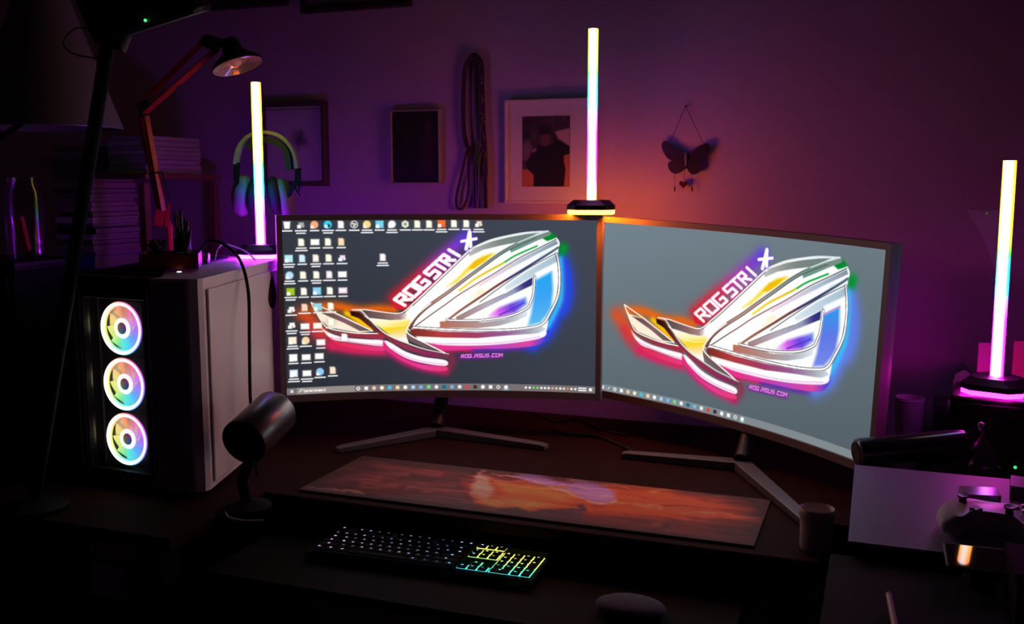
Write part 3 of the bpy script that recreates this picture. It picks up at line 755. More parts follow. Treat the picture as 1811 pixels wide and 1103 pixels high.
# glass fan bay
wA = (B - A).length
PM = Matrix.Translation((A.x, A.y, 0)) @ Matrix.Rotation(math.atan2(ab.y, ab.x), 4, 'Z')     # x along the panel, -y outwards
for x0_, x1_ in ((0, .026), (wA - .012, wA)):
    MB().at(PM).box(x0_, x1_, -.001, .035, z0, z1, .002).build('front_pillar', SATIN, pc)
MB().at(PM).box(.026, wA - .012, -.001, .035, z1 - .042, z1, .002).build('front_lintel', SATIN, pc)
sill = MB().at(PM).box(.026, wA - .012, -.001, .035, z0, z0 + .028, .002).build('front_sill', SATIN, pc)
for i in range(7):
    MB().at(PM @ Matrix.Translation((.042 + .0165 * i, -.002, z0 + .014)) @ Matrix.Rotation(.5, 4, 'Y')).box(-.0045, .0045, -.001, .001, -.003, .003).build('vent_slot', CHROME, sill)
MB().at(PM).box(.0262, .0278, -.004, .011, z0 + .028, z1 - .042).build('polished_strip', CHROME, pc)
MB().at(PM).box(wA - .0138, wA - .0122, -.004, .011, z0 + .028, z1 - .042).build('polished_strip', CHROME, pc)
for x in (.006, .020, wA - .004):
    MB().at(PM).box(x - .0022, x + .0022, -.005, -.0012, z0 + .004, z1 - .02, .0012).build('polished_strip', CHROME, pc)
wheel = [(0, (1, .12, .1)), (.08, (1, .35, .1)), (.2, (1, .8, .15)), (.33, (.75, 1, .15)), (.42, (.1, .9, .35)), (.5, (0, .8, .9)), (.6, (.05, .35, 1)), (.72, (.35, .12, 1)), (.85, (.9, .1, .9)), (1, (1, .12, .1))]
def hue(q):                                   # q from the top, counter-clockwise (towards the left) in turns
    return ramp(wheel, q % 1.0)
fx = .026 + (wA - .038) / 2 + .003
for i in range(3):
    cz = z1 - .042 - .058 - i * .1085
    FM = PM @ Matrix.Translation((fx, .012, cz))
    mb = MB().at(FM)
    # frame: square plate with round opening
    n = 40; outer, inner = [], []
    for k in range(n):
        q = 2 * math.pi * k / n; c, s_ = math.cos(q), math.sin(q); m_ = max(abs(c), abs(s_))
        outer.append((c / m_ * .0538, s_ / m_ * .0538)); inner.append((c * .0522, s_ * .0522))
    vs = [(x, 0, z) for x, z in outer] + [(x, 0, z) for x, z in inner] + [(x, .02, z) for x, z in inner] + [(x, .02, z) for x, z in outer]
    fs = MB._rings(4, n, False) + [(3 * n + k, 3 * n + (k + 1) % n, (k + 1) % n, k) for k in range(n)]
    mb.add(vs, fs); fan = mb.build('fan', SATIN, pc)
    fan['label'] = ('top', 'middle', 'bottom')[i] + ' rainbow lit fan'
    def ring_mesh(rad, gain, white, name, steps=64):
        mb = MB().at(FM); vs, cs, fs = [], [], []
        for k in range(steps):
            q = 2 * math.pi * k / steps; hc = hue(k / steps)
            for (r, y, g) in rad:
                vs.append((-math.sin(q) * r, y, math.cos(q) * r))
                w = white * g
                cs.append(tuple((hc * (1 - w) + np.array((1, 1, 1)) * w) * gain * (.3 + .7 * g)))
        m_ = len(rad)
        for k in range(steps):
            k2 = (k + 1) % steps
            for j in range(m_ - 1): fs.append((k * m_ + j, k2 * m_ + j, k2 * m_ + j + 1, k * m_ + j + 1))
        mb.add(vs, fs, cs); return mb.build(name, LIT, fan)
    ring_mesh([(.0525, .002, .0), (.0508, -.0015, .1), (.0496, -.003, .9), (.0458, -.0028, 1), (.0436, .0, .35), (.0415, .004, .0)], 4.2, .72, 'light_ring')
    ring_mesh([(.0215, .004, .0), (.0190, .001, .7), (.0155, -.001, 1), (.0125, .000, .9), (.0112, .003, .2)], 3.2, .85, 'hub_ring', 40)
    mb = MB().at(FM); vs, cs, fs = [(0, -.001, 0)], [(.14, .12, .2)], []
    for k in range(24):
        q = 2 * math.pi * k / 24; vs.append((-math.sin(q) * .0113, .001, math.cos(q) * .0113)); cs.append(tuple(hue(k / 24) * .28))
        fs.append((0, 1 + k, 1 + (k + 1) % 24))
    mb.add(vs, fs, cs); mb.build('hub', LIT, fan)  # hub glow painted in, it is no lamp itself
    nb = 9
    for b_ in range(nb):
        mb = MB().at(FM); vs, cs, fs = [], [], []
        for a_ in range(7):
            for r_ in range(5):
                r = .0195 + (.0425 - .0195) * r_ / 4
                q0 = (b_ + a_ / 6 * 1.02 + .22 * r_ / 4) / nb
                q = 2 * math.pi * q0
                vs.append((-math.sin(q) * r, .006 + .010 * a_ / 6, math.cos(q) * r))
                hc = hue(q0); cs.append(tuple((hc * .95 + .10) * (1.25 + .2 * (1 - a_ / 6))))
        for a_ in range(6):
            for r_ in range(4): fs.append((a_ * 5 + r_, a_ * 5 + r_ + 1, (a_ + 1) * 5 + r_ + 1, (a_ + 1) * 5 + r_))
        mb.add(vs, fs, cs); mb.build('blade', LIT, fan)  # translucent blades glow themselves, diode light put into their colour
MB().at(PM).box(.024, wA - .010, -.0012, -.0002, z0 + .026, z1 - .040).build('glass_panel', clear('smoked_glass', (.93, .93, .95), .05, .08), pc)
p = oz(317, 481, CASE_TOP)
MB().cyl((p.x, p.y, CASE_TOP), (p.x, p.y, CASE_TOP + .0015), .0045, n=16).build('power_button', lit('power_white', (1, 1, 1), 1.6), pc)

# ------------------------------------------------------------------ keyboard
kA = oz(606, 925, 0.713); kB = oz(972, 970, 0.713)
kdir = (kB - kA); kdir.z = 0; klen = kdir.length; kq = math.atan2(kdir.y, kdir.x)
KO = Vector((kA.x, kA.y, 0.6885))
kb = thing('keyboard', 'black keyboard with rainbow backlit keys on the pull-out tray', 'keyboard', KO, kq)
KM = frame(KO, kq)
unit = klen / 22.4
kd = unit * 6.6
MB().at(KM).loft([[(x, y, z) for x, y in ((-.008, -kd - .006), (klen + .008, -kd - .006), (klen + .008, .008), (-.008, .008))] for z in (0, .010)] +
                 [[(x, y, .0135) for x, y in ((-.006, -kd - .004), (klen + .006, -kd - .004), (klen + .006, .006), (-.006, .006))]]).build('keyboard_case', KEYB, kb)
def key_glow(x, y):                           # x 0..1 along the board, y 0 back .. 1 front
    t = x + .10 * y
    c = ramp([(0, (.75, .35, 1)), (.25, (.85, .7, 1)), (.45, (.55, .6, 1)), (.58, (.25, .45, 1)), (.68, (.2, .6, 1))], t) if x < .66 else \
        ramp([(0, (1, .9, .12)), (.35, (.75, .95, .15)), (.65, (.1, .9, .4)), (1, (.05, .65, 1))], y + (x - .6) * -.35)
    return c
# lit plate under the keys (brighter in the open gaps on the right)
mb = MB().at(KM); nx, ny = 180, 40; vs, cs, fs = [], [], []
def lit_zone(xu, yu):
    if yu > 6.3 or yu < .1: return False
    if yu < 1.0: return 15.3 < xu < 18.1
    if yu < 1.4: return False
    if 15.2 < xu < 18.2: return yu < 3.4 or (yu > 5.4) or (16.2 < xu < 17.2 and yu > 4.4)
    return 18.3 < xu < 22.45
for j in range(ny + 1):
    for i in range(nx + 1):
        x, y = i / nx, j / ny
        vs.append((x * klen, -y * kd, .0166)); g = 1.7 if lit_zone(x * 22.4, y * 6.6) else .004
        cs.append(tuple(key_glow(x, y) * g))
for j in range(ny):
    for i in range(nx):
        a = j * (nx + 1) + i; fs.append((a, a + nx + 1, a + nx + 2, a + 1))
mb.add(vs, fs, cs); mb.build('backlight', LIT, kb)
KEYMESH, LEGMESH = {}, {}
def key(xu, yu, w=1.0, h=1.0, on=True):
    kk = (w, h)
    if kk not in KEYMESH:
        g = .0016; x1, y1 = w * unit - g, h * unit - g
        b = MB().loft([[(x, y, z) for x, y in ((g + i, g + i), (x1 - i, g + i), (x1 - i, y1 - i), (g + i, y1 - i))] for z, i in ((0, 0), (.0052, .0008))])
        me = bpy.data.meshes.new('key'); me.from_pydata([tuple(v) for v in b.v], [], b.f); me.update(); me.materials.append(KEYB)
        KEYMESH[kk] = me
    o = bpy.data.objects.new('key', KEYMESH[kk]); COL.objects.link(o); o.parent = kb
    o.location = (xu * unit, -(yu + h) * unit, .0142)
    if on:
        x, y = (xu + w / 2) * unit / klen, (yu + h / 2) / 6.6
        c = key_glow(x, y); br = random.choice((.35, .7, 1.1, 1.6)) * (1.0 if x < .12 or x > .6 else .45)
        mk = (round(x * 12), round(y * 4), br)
        if mk not in LEGMESH:
            me = bpy.data.meshes.new('legend'); lw = .0021; lh = .0016
            me.from_pydata([(-lw, -lh, 0), (lw, -lh, 0), (lw, lh, 0), (-lw, lh, 0)], [], [(0, 1, 2, 3)])
            me.materials.append(lit('legend_%d_%d_%d' % (mk[0], mk[1], int(br * 100)), tuple(c), br)); LEGMESH[mk] = me
        l = bpy.data.objects.new('legend', LEGMESH[mk]); COL.objects.link(l); l.parent = o
        l.location = (w * unit * .5 - .001, h * unit * .62, .0054)
rows = [(0, [(0, 1)] + [(2 + i + (.5 if i > 3 else 0) + (.5 if i > 7 else 0), 1) for i in range(12)]),
        (1.4, [(i, 1) for i in range(13)] + [(13, 2)]),
        (2.4, [(0, 1.5)] + [(1.5 + i, 1) for i in range(12)] + [(13.5, 1.5)]),
        (3.4, [(0, 1.75)] + [(1.75 + i, 1) for i in range(11)] + [(12.75, 2.25)]),
        (4.4, [(0, 2.25)] + [(2.25 + i, 1) for i in range(10)] + [(12.25, 2.75)]),
        (5.4, [(0, 1.25), (1.25, 1.25), (2.5, 1.25), (3.75, 6.25), (10, 1.25), (11.25, 1.25), (12.5, 1.25), (13.75, 1.25)])]
for yu, ks in rows:
    for xu, w in ks: key(xu, yu, w, 1.0, w < 5)
for yu in (0, 1.4, 2.4):
    for i in range(3): key(15.2 + i, yu)
key(16.2, 4.4)
for i in range(3): key(15.2 + i, 5.4)
for yu in (1.4, 2.4, 3.4, 4.4):
    for i in range(3): key(18.4 + i, yu)
key(18.4, 5.4, 2.0); key(20.4, 5.4)
key(21.4, 1.4); key(21.4, 2.4, 1.0, 2.0); key(21.4, 4.4, 1.0, 2.0)

# ------------------------------------------------------------------ mouse pad
pw, pd = 0.865, 0.255
pad = thing('mouse_pad', 'large desk mat printed with a fiery orange and violet cloudscape', 'mouse pad', D(-0.010, pd / 2, DESK_Z), ANG)
PDM = Matrix.Translation(D(-0.010 - pw / 2, 0, 0)) @ Matrix.Rotation(ANG, 4, 'Z')
MB().at(PDM).box(0, pw, 0, pd, DESK_Z + .0003, DESK_Z + .0036, .0012).build('rubber_base', mat('pad_edge', (.10, .03, .03), .8), pad)
nx, ny = 400, 170
gx, gy = np.meshgrid(np.linspace(0, 1, nx), np.linspace(1, 0, ny))       # row 0 = back edge
# sketch coordinates of the printed artwork (traced from its corners, so they run with the mat)
qx = (gx - .5) * pw - .010; qy = gy * .30
wx, wy = DO.x + U.x * qx + V.x * qy, DO.y + U.y * qx + V.y * qy
wz = DESK_Z + .0038 - CAM_Z
dep = wy * _c - wz * _s
sx_ = (CX + FPX * wx / dep - 500) * 1.811; sy_ = (CY - FPX * (wy * _s + wz * _c) / dep - 740) * 1.811
class Print(Canvas):
    def __init__(self, X, Y, bg):
        self.X, self.Y = X, Y; self.h, self.w = X.shape
        self.a = np.zeros(X.shape + (3,)); self.a[:] = np.array(bg) / 255.0
    def win(self, pts, m): return slice(0, self.h), slice(0, self.w)
n1 = fbm(gx * 3.0, gy * 1.6, 3.0, 3); n2 = fbm(gx * 3.0, gy * 1.6, 6.0, 5); n3 = fbm(gx * 2.0 + n1 * .6, gy * 5 + n2 * .8, 4.0, 9, 6); n4 = fbm(gx * 9, gy * 5, 5.0, 13)
pr = Print(sx_ + (n1 - .5) * 90 + (n4 - .5) * 14, sy_ + (n2 - .5) * 40 + (n4 - .5) * 8, (92, 28, 32))
for (a_, b_, w_, c_) in (((150, 190), (420, 170), 16, (135, 58, 58)), ((250, 205), (560, 200), 12, (150, 66, 60)), ((300, 140), (520, 160), 12, (140, 60, 58)), ((540, 108), (640, 112), 7, (215, 130, 120)), ((420, 215), (600, 222), 8, (165, 80, 75)), ((200, 150), (330, 128), 10, (120, 48, 48))):
    pr.line([a_, b_], w_, c_, 14, .85, False)
pr.fill([(600, 190), (760, 200), (900, 215), (1090, 160), (1250, 190), (1500, 260), (1540, 330), (1300, 330), (1100, 310), (960, 300), (760, 290), (640, 270)], (214, 82, 34), 30, .9)
pr.fill([(1080, 140), (1200, 170), (1330, 180), (1250, 215), (1120, 200)], (232, 92, 36), 14)
pr.fill([(620, 250), (720, 240), (860, 262), (800, 290), (680, 282)], (205, 150, 75), 14, .9)
pr.fill([(690, 180), (800, 190), (930, 215), (1000, 250), (880, 262), (740, 240)], (240, 125, 55), 16, .95)
pr.fill([(690, 150), (720, 112), (800, 98), (890, 112), (930, 165), (860, 150), (780, 150)], (135, 50, 62), 10)
pr.line([(640, 195), (655, 165), (690, 128), (750, 106), (830, 100), (880, 122), (925, 165), (985, 180)], 12, (215, 125, 120), 8, .9)
pr.fill([(610, 235), (625, 190), (660, 160), (690, 175), (700, 215), (670, 245)], (238, 165, 140), 10, .95)
pr.fill([(785, 152), (860, 146), (900, 178), (1000, 183), (1060, 212), (1090, 246), (1010, 254), (950, 228), (895, 208), (830, 192)], (178, 132, 205), 9, smooth=True)
pr.line([(700, 160), (780, 158), (850, 190), (950, 235), (1020, 258), (1100, 248)], 6, (250, 185, 165), 6, .8)
pr.line([(838, 218), (865, 202), (920, 202)], 9, (255, 130, 60), 5, .9)
for pts, w_ in ((((1180, 212), (1260, 200), (1335, 196)), 6), (((1090, 258), (1160, 262), (1225, 272)), 6), (((1290, 292), (1400, 284), (1540, 306)), 5), (((1185, 352), (1215, 342), (1255, 352)), 8), (((1040, 190), (1080, 186), (1120, 200)), 6)):
    pr.line(pts, w_, (250, 150, 100), 7, .75)
pr.X = sx_ + (n4 - .5) * 16 + (n2 - .5) * 24; pr.Y = sy_ + (n4 - .5) * 16 + (n2 - .5) * 14
pr.fill([(40, 222), (120, 226), (240, 230), (290, 244), (420, 238), (560, 230), (610, 262), (640, 300), (760, 330), (40, 300)], (98, 52, 60), 3)
pr.line([(62, 214), (110, 224), (200, 228), (250, 236)], 6, (225, 150, 125), 6, .8)
pr.fill([(620, 312), (645, 296), (700, 284), (760, 282), (800, 298), (830, 284), (900, 279), (978, 266), (966, 298), (962, 370), (640, 330)], (86, 50, 60), 2.5)
pr.fill([(970, 300), (1030, 318), (1200, 330), (1300, 350), (1540, 350), (1560, 440), (960, 380)], (118, 44, 48), 14, .85)
pr.fill([(1190, 360), (1225, 340), (1245, 332), (1250, 352)], (80, 40, 45), 4)
pr.a *= (.62 + .76 * n3)[..., None]
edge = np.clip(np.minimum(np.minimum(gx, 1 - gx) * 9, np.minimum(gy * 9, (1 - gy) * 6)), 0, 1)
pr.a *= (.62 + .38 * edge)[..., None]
base = np.clip(to_lin(np.clip(pr.a, 0, 1)) * 1.7, 0, .95)
L4 = np.stack([gx * (pw - .006) + .003, gy * (pd - .006) + .003, np.full_like(gx, DESK_Z + .0038), np.ones_like(gx)], -1)
P = (L4.reshape(-1, 4) @ np.array(PDM).T)[:, :3].reshape(ny, nx, 3)
grid_sheet('printed_top', P, np.clip(base, 0, 1), print_attribute('printed_cloth', .75), pad)

# ------------------------------------------------------------------ pictures on the wall
def wall_box(mb, a, b, off0, off1, bev=0.0):
    """axis box on the wall between two pixel corners; off = distance out from the wall"""
    pa, pb = ow(*a), ow(*b); ua, _ = uv_of(pa); ub, _ = uv_of(pb)
    return mb.at(DESKM).box(min(ua, ub), max(ua, ub), WALL_V - off1, WALL_V - off0, min(pa.z, pb.z), max(pa.z, pb.z), bev)
def picture(name, label, a, b, border, fmat, depth, paint=None, mat_border=0.0, matm=PAPER):
    pa, pb = ow(*a), ow(*b); ua, _ = uv_of(pa); ub, _ = uv_of(pb)
    zt, zb = pa.z, pb.z
    t = thing(name, label, 'picture', D((ua + ub) / 2, WALL_V, zb), ANG, 'pictures on the wall')
    g = .0006
    for (x0_, x1_, y0_, y1_) in ((ua, ub, zt - border, zt), (ua, ub, zb, zb + border), (ua, ua + border, zb + border, zt - border), (ub - border, ub, zb + border, zt - border)):
        MB().at(DESKM).box(x0_, x1_, WALL_V - depth, WALL_V - g, y0_, y1_, .0015).build('frame_rail', fmat, t)
    i = border
    if mat_border:
        MB().at(DESKM).box(ua + i, ub - i, WALL_V - depth * .55, WALL_V - g, zb + i, zt - i).build('mat_board', matm, t)
    else:
        MB().at(DESKM).box(ua + i, ub - i, WALL_V - depth * .45, WALL_V - g, zb + i, zt - i).build('backing', matm, t)
    if paint:
        cols, (qa, qb) = paint
        h, w = cols.shape[:2]
        p0, p1 = ow(*qa), ow(*qb); u0, _ = uv_of(p0); u1, _ = uv_of(p1)
        gu, gz = np.meshgrid(np.linspace(u0, u1, w), np.linspace(p0.z, p1.z, h))
        L4 = np.stack([gu, np.full_like(gu, WALL_V - depth * .55 - .0012), gz, np.ones_like(gu)], -1)
        P = (L4.reshape(-1, 4) @ np.array(DESKM).T)[:, :3].reshape(h, w, 3)
        grid_sheet('print', P, to_lin(np.clip(cols, 0, 1)), print_attribute('matte_print', .6), t)
    return t
# photograph of a person in dark clothes
cv = Canvas(90, 130, 240, 650, 235, 850, (70, 60, 62))
cv.a *= (.5 + 1.0 * fbm(cv.X / 400, cv.Y / 400, 6, 4))[..., None]
cv.fill([(520, 370), (650, 340), (650, 500), (560, 450)], (190, 170, 165), 8)
cv.fill([(240, 700), (300, 690), (350, 760), (340, 850), (240, 850)], (200, 120, 80), 6)
cv.fill([(600, 570), (650, 560), (650, 850), (590, 850)], (190, 120, 90), 6)
cv.fill([(240, 470), (300, 440), (330, 520), (280, 620), (240, 610)], (120, 110, 110), 14)
cv.fill([(380, 480), (430, 500), (480, 480), (560, 440), (645, 500), (645, 565), (590, 580), (615, 700), (600, 845), (340, 845), (340, 740), (290, 700), (270, 640), (330, 560)], (22, 20, 26), 5)
cv.fill([(395, 400), (430, 370), (470, 380), (485, 430), (470, 480), (440, 500), (410, 480)], (105, 85, 80), 9)
cv.fill([(380, 350), (430, 320), (490, 340), (480, 385), (395, 395)], (40, 34, 36), 8)
cv.fill([(320, 540), (345, 510), (370, 520), (345, 550)], (160, 140, 135), 5)
picture('framed_photograph', 'white framed photo of a dark-clothed figure with a wide mat, behind the middle tower', (897, 178), (1046, 360), .006, mat('white_frame', (.72, .66, .66), .5, var=.04), .022,
        (cv.a, ((927, 207), (1010, 330))), .05)
cv = Canvas(70, 100, 0, 1, 0, 1, (14, 10, 12))
cv.a *= (.5 + 1.0 * fbm(cv.X, cv.Y, 3, 8))[..., None]
cv.fill([(.62, .35), (.72, .2), (.92, .25), (.95, .6), (.85, .95), (.6, .95), (.58, .6)], (52, 16, 18), .12)
cv.fill([(.7, .15), (.8, .12), (.86, .2), (.78, .26)], (90, 50, 44), .05)
cv.fill([(.25, .33), (.34, .3), (.38, .4), (.28, .43)], (60, 40, 40), .05)
picture('framed_painting', 'small dark portrait painting in a thin pale frame', (695, 196), (783, 325), .004, mat('thin_pale_frame', (.42, .36, .38), .5), .02, (cv.a, ((698, 200), (780, 321))), 0, BLACK)
cv = Canvas(90, 120, 0, 1, 0, 1, (205, 200, 205))
for (x, y, r, c) in ((.62, .42, .09, (70, 60, 75)), (.66, .33, .05, (110, 100, 115)), (.74, .45, .05, (120, 105, 120)), (.55, .36, .06, (150, 140, 150)), (.5, .6, .05, (150, 140, 150))):
    cv.glow([(x, y)], c, r, .9)
cv.line([(.62, .48), (.58, .65), (.6, .85)], .012, (120, 115, 120), .02)
picture('framed_sketch', 'dark framed sketch on white paper behind the hanging headset', (468, 184), (584, 329), .011, mat('purple_brown_frame', (.10, .05, .06), .5), .026, (cv.a, ((476, 196), (571, 320))), 0, PAPER)
picture('framed_print', 'dark picture frame cut by the top edge above the red lamp', (372, -120), (512, 10), .012, mat('dark_frame', (.05, .03, .04), .5), .02, None, 0, mat('dim_print', (.2, .17, .2), .7))
picture('framed_print', 'wide dark picture frame cut by the top edge above the portrait', (534, -120), (730, 12), .012, MATS['dark_frame'], .02, None, 0, MATS['dim_print'])

# braided cord
def braid(pts, r, turns, name, parent, strands=3, steps=110):
    P = spline(pts, 10); L = [0]
    for a, b in zip(P, P[1:]): L.append(L[-1] + (b - a).length)
    out = []
    for k in range(strands):
        q = []
        for i in range(steps + 1):
            s = L[-1] * i / steps
            j = max(0, min(len(P) - 2, next((m for m in range(len(L) - 1) if L[m + 1] >= s), len(P) - 2)))
            f = (s - L[j]) / max(1e-6, L[j + 1] - L[j]); c = P[j].lerp(P[j + 1], min(1, f)); t = (P[j + 1] - P[j]).normalized()
            x = t.cross(V).normalized(); y = t.cross(x)
            a = 2 * math.pi * (turns * i / steps + k / strands)
            q.append(c + (x * math.cos(a) + y * math.sin(a)) * r * .55)
        MB().tube(q, r * .55, 6).build(name, CORDM, parent, smooth=True)
W = lambda x, y, off=.014: ow(x, y, off)
cord = thing('braided_cord', 'dark braided cord with tassels looped over a wall hook', 'cord', W(838, 360, 0), ANG)
MB().cyl(ow(838, 100, 0), ow(838, 100, .025), .004).build('hook', SATIN, cord)
braid([W(838, 97), W(824, 115), W(820, 160), W(820, 220), W(826, 258), W(834, 262)], .0060, 11, 'strand', cord)
braid([W(838, 97), W(850, 112), W(852, 160), W(854, 220), W(857, 270), W(858, 312)], .0072, 13, 'strand', cord)
braid([W(828, 258), W(818, 300), W(807, 350), W(811, 369), W(822, 362), W(829, 330), W(828, 290), W(830, 262)], .0036, 18, 'thin_loop', cord, 2, 140)
for k in range(6):
    x = 838 + k * 4.2
    MB().tube([W(846 + k * 2, 250 + 10 * k, .012 + .002 * (k % 3)), W(x, 300, .012 + .003 * (k % 3)), W(x + 1, 368, .010 + .003 * (k % 2))], .0036, 6).build('tassel', CORDM, cord)
MB().tube([W(840, 100, .01), W(843, 180, .01), W(846, 250, .012)], .005, 8).build('strand', CORDM, cord)

# butterfly ornament
bf = thing('butterfly_ornament', 'dark butterfly wall ornament with a hanging heart charm', 'ornament', ow(1212, 335), ANG)
WING = mat('dark_wing', (.03, .02, .028), .35)
def wall_plate(pix, off, th, name, m, parent):
    f = [ow(x, y, off + th) for x, y in pix]; b = [ow(x, y, off) for x, y in pix]
    return MB().loft([[tuple(p) for p in b], [tuple(p) for p in f]]).build(name, m, parent)
CB = lambda *p: [(1150 + x / 6.485, 180 + y / 6.488) for x, y in p]
sm_ = lambda pts: [(p.x, p.y) for p in spline([(x, y, 0) for x, y in pts], 4, True)]
wall_plate(sm_(CB((400, 600), (330, 560), (220, 470), (165, 445), (130, 490), (150, 570), (200, 650), (300, 690), (395, 690))), .016, .003, 'wing', WING, bf)
wall_plate(sm_(CB((420, 600), (500, 555), (570, 500), (650, 475), (690, 510), (660, 590), (600, 660), (500, 690), (425, 690))), .016, .003, 'wing', WING, bf)
wall_plate(sm_(CB((395, 670), (300, 660), (215, 690), (205, 750), (240, 805), (300, 825), (370, 790), (395, 730))), .018, .003, 'wing', WING, bf)
wall_plate(sm_(CB((425, 670), (500, 665), (575, 690), (585, 750), (560, 810), (490, 835), (440, 800), (420, 740))), .018, .003, 'wing', WING, bf)
q0, q1 = CB((408, 580), (408, 740))
MB().tube([ow(*q0, .022), ow(*CB((408, 650))[0], .023), ow(*q1, .022)], [.002, .0045, .002], 8).build('body', SILVER, bf, smooth=True)
for e in (CB((240, 440))[0], CB((600, 460))[0]):
    MB().tube([ow(*CB((405, 50))[0], .012), ow(*e, .018)], .0007, 5).build('string', CORDM, bf)
MB().cyl(ow(*CB((405, 50))[0], 0), ow(*CB((405, 50))[0], .018), .002).build('nail', SATIN, bf)
ht = [(380 + 52 * (16 * math.sin(t) ** 3) / 17, 945 - 48 * (13 * math.cos(t) - 5 * math.cos(2 * t) - 2 * math.cos(3 * t) - math.cos(4 * t)) / 15) for t in [i * 2 * math.pi / 22 for i in range(22)]]
wall_plate(CB(*ht), .016, .006, 'heart_charm', mat('heart_red_metal', (.25, .05, .05), .2, metal=.7), bf)
for x in (280, 480):
    MB().tube([ow(*CB((x, 820))[0], .018), ow(*CB((x, 960))[0], .016)], .0005, 4).build('string', CORDM, bf)
    MB().tube([ow(*CB((x, 960))[0], .016), ow(*CB((x, 1000))[0], .016), ow(*CB((x, 1035))[0], .016)], [.0008, .0026, .0006], 7).build('bead_charm', WING, bf)
MB().tube([ow(*CB((400, 770))[0], .018), ow(*CB((385, 910))[0], .018)], .0005, 4).build('string', CORDM, bf)

# ------------------------------------------------------------------ red balanced-arm lamp
LY = 2.46
LYB = LY + .04
lamp = thing('desk_lamp', 'red balanced-arm desk lamp with its shade over the left light tower', 'lamp', (oy(290, 400, LY).x, LYB, DESK_Z))
lb = Vector((oy(290, 400, LY).x, LYB, DESK_Z))
MB().at(Matrix.Translation(lb)).lathe([(.001, 0), (.068, 0), (.068, .012), (.058, .022), (.012, .026), (.001, .026)], 28).build('base', mat('lamp_base_black', (.02, .018, .02), .4), lamp, smooth=True)
pv = oy(289, 380, LY)
MB().tube([lb + Vector((0, 0, .024)), Vector((pv.x, lb.y, pv.z - .03)), pv], .008, 10).build('stem', REDP, lamp)
yk = lambda x, y, dy=0.0: oy(x, y, LY + dy)
for pts in (((272, 398), (279, 352), (292, 362), (292, 402)), ((288, 402), (298, 360), (303, 358), (299, 402))):
    f = [yk(x, y, -.012) for x, y in pts]; b = [yk(x, y, .012) for x, y in pts]
    MB().loft([[tuple(p) for p in b], [tuple(p) for p in f]]).build('yoke_plate', REDP, lamp)
for (x0_, y0_, x1_, y1_) in ((265, 306, 283, 352), (286, 304, 302, 352)):
    MB().tube([yk(x0_, y0_, -.016), yk(x1_, y1_, -.016)], .0022, 6).build('spring', CHROME, lamp)
MB().tube([yk(264, 305, -.016), yk(288, 305, -.016)], .0024, 6).build('spring_bar', CHROME, lamp)
for o_, w_, dy in (((283, 370), (248, 205), .006), ((288, 372), (258, 205), -.010)):
    a_, b_ = yk(*o_, dy), yk(*w_, dy); MB().tube([a_, b_], .0085, 4).build('lower_arm', REDP, lamp)
f = [yk(x, y, -.014) for x, y in ((240, 180), (262, 176), (268, 196), (258, 208), (246, 206))]; b = [yk(x, y, .012) for x, y in ((240, 180), (262, 176), (268, 196), (258, 208), (246, 206))]
MB().loft([[tuple(p) for p in b], [tuple(p) for p in f]]).build('elbow', mat('lamp_joint', (.06, .012, .014), .4), lamp)
HY = -.10                                        # the upper arm swings a little towards the viewer
for (p0, p1, dy) in (((256, 200), (385, 85), -.008), ((250, 184), (356, 76), .006)):
    MB().tube([yk(*p0, dy), yk(*p1, dy + HY)], .0080, 4).build('upper_arm', REDP, lamp)
for (x0_, y0_, x1_, y1_) in ((252, 178, 305, 150), (268, 176, 322, 151)):
    MB().tube([yk(x0_, y0_, -.02), yk(x1_, y1_, -.02 + HY * .4)], .0018, 6).build('spring', CHROME, lamp)
f = [yk(x, y, HY - .016) for x, y in ((354, 66), (366, 60), (392, 68), (398, 76), (384, 90), (368, 86), (356, 80))]
b = [yk(x, y, HY + .012) for x, y in ((354, 66), (366, 60), (392, 68), (398, 76), (384, 90), (368, 86), (356, 80))]
MB().loft([[tuple(p) for p in b], [tuple(p) for p in f]]).build('head_joint', MATS['lamp_joint'], lamp)
hc = yk(421, 118, HY); rim_r = .060
SHX = Matrix.Translation(hc) @ Matrix.Rotation(math.radians(-19), 4, 'Y') @ Matrix.Rotation(math.radians(-8), 4, 'X')
sh = MB().at(SHX).lathe([(rim_r, 0), (rim_r + .001, .004), (.050, .016), (.024, .036), (.020, .060), (.017, .068), (.001, .070)], 36, False)
sh.build('lamp_shade', mat('shade_outer', (.02, .012, .014), .4), lamp, smooth=True)
prof = [(rim_r - .001, .001)]
for k in range(9):
    r = rim_r - .003 - k * .0033
    prof += [(r, .002 + .0008 * k), (r - .0012, .0044 + .0008 * k), (r - .0024, .0024 + .0008 * k)]
prof += [(.026, .012), (.024, .020), (.001, .024)]
MB().at(SHX).lathe(prof, 48, False).build('reflector', mat('ribbed_reflector', (.97, .96, .9), .2, metal=.7, var=.03), lamp)
MB().at(SHX).ball((0, 0, .012), (.013, .013, .011)).build('bulb', mat('frosted_bulb', (.8, .78, .75), .15), lamp, smooth=True)

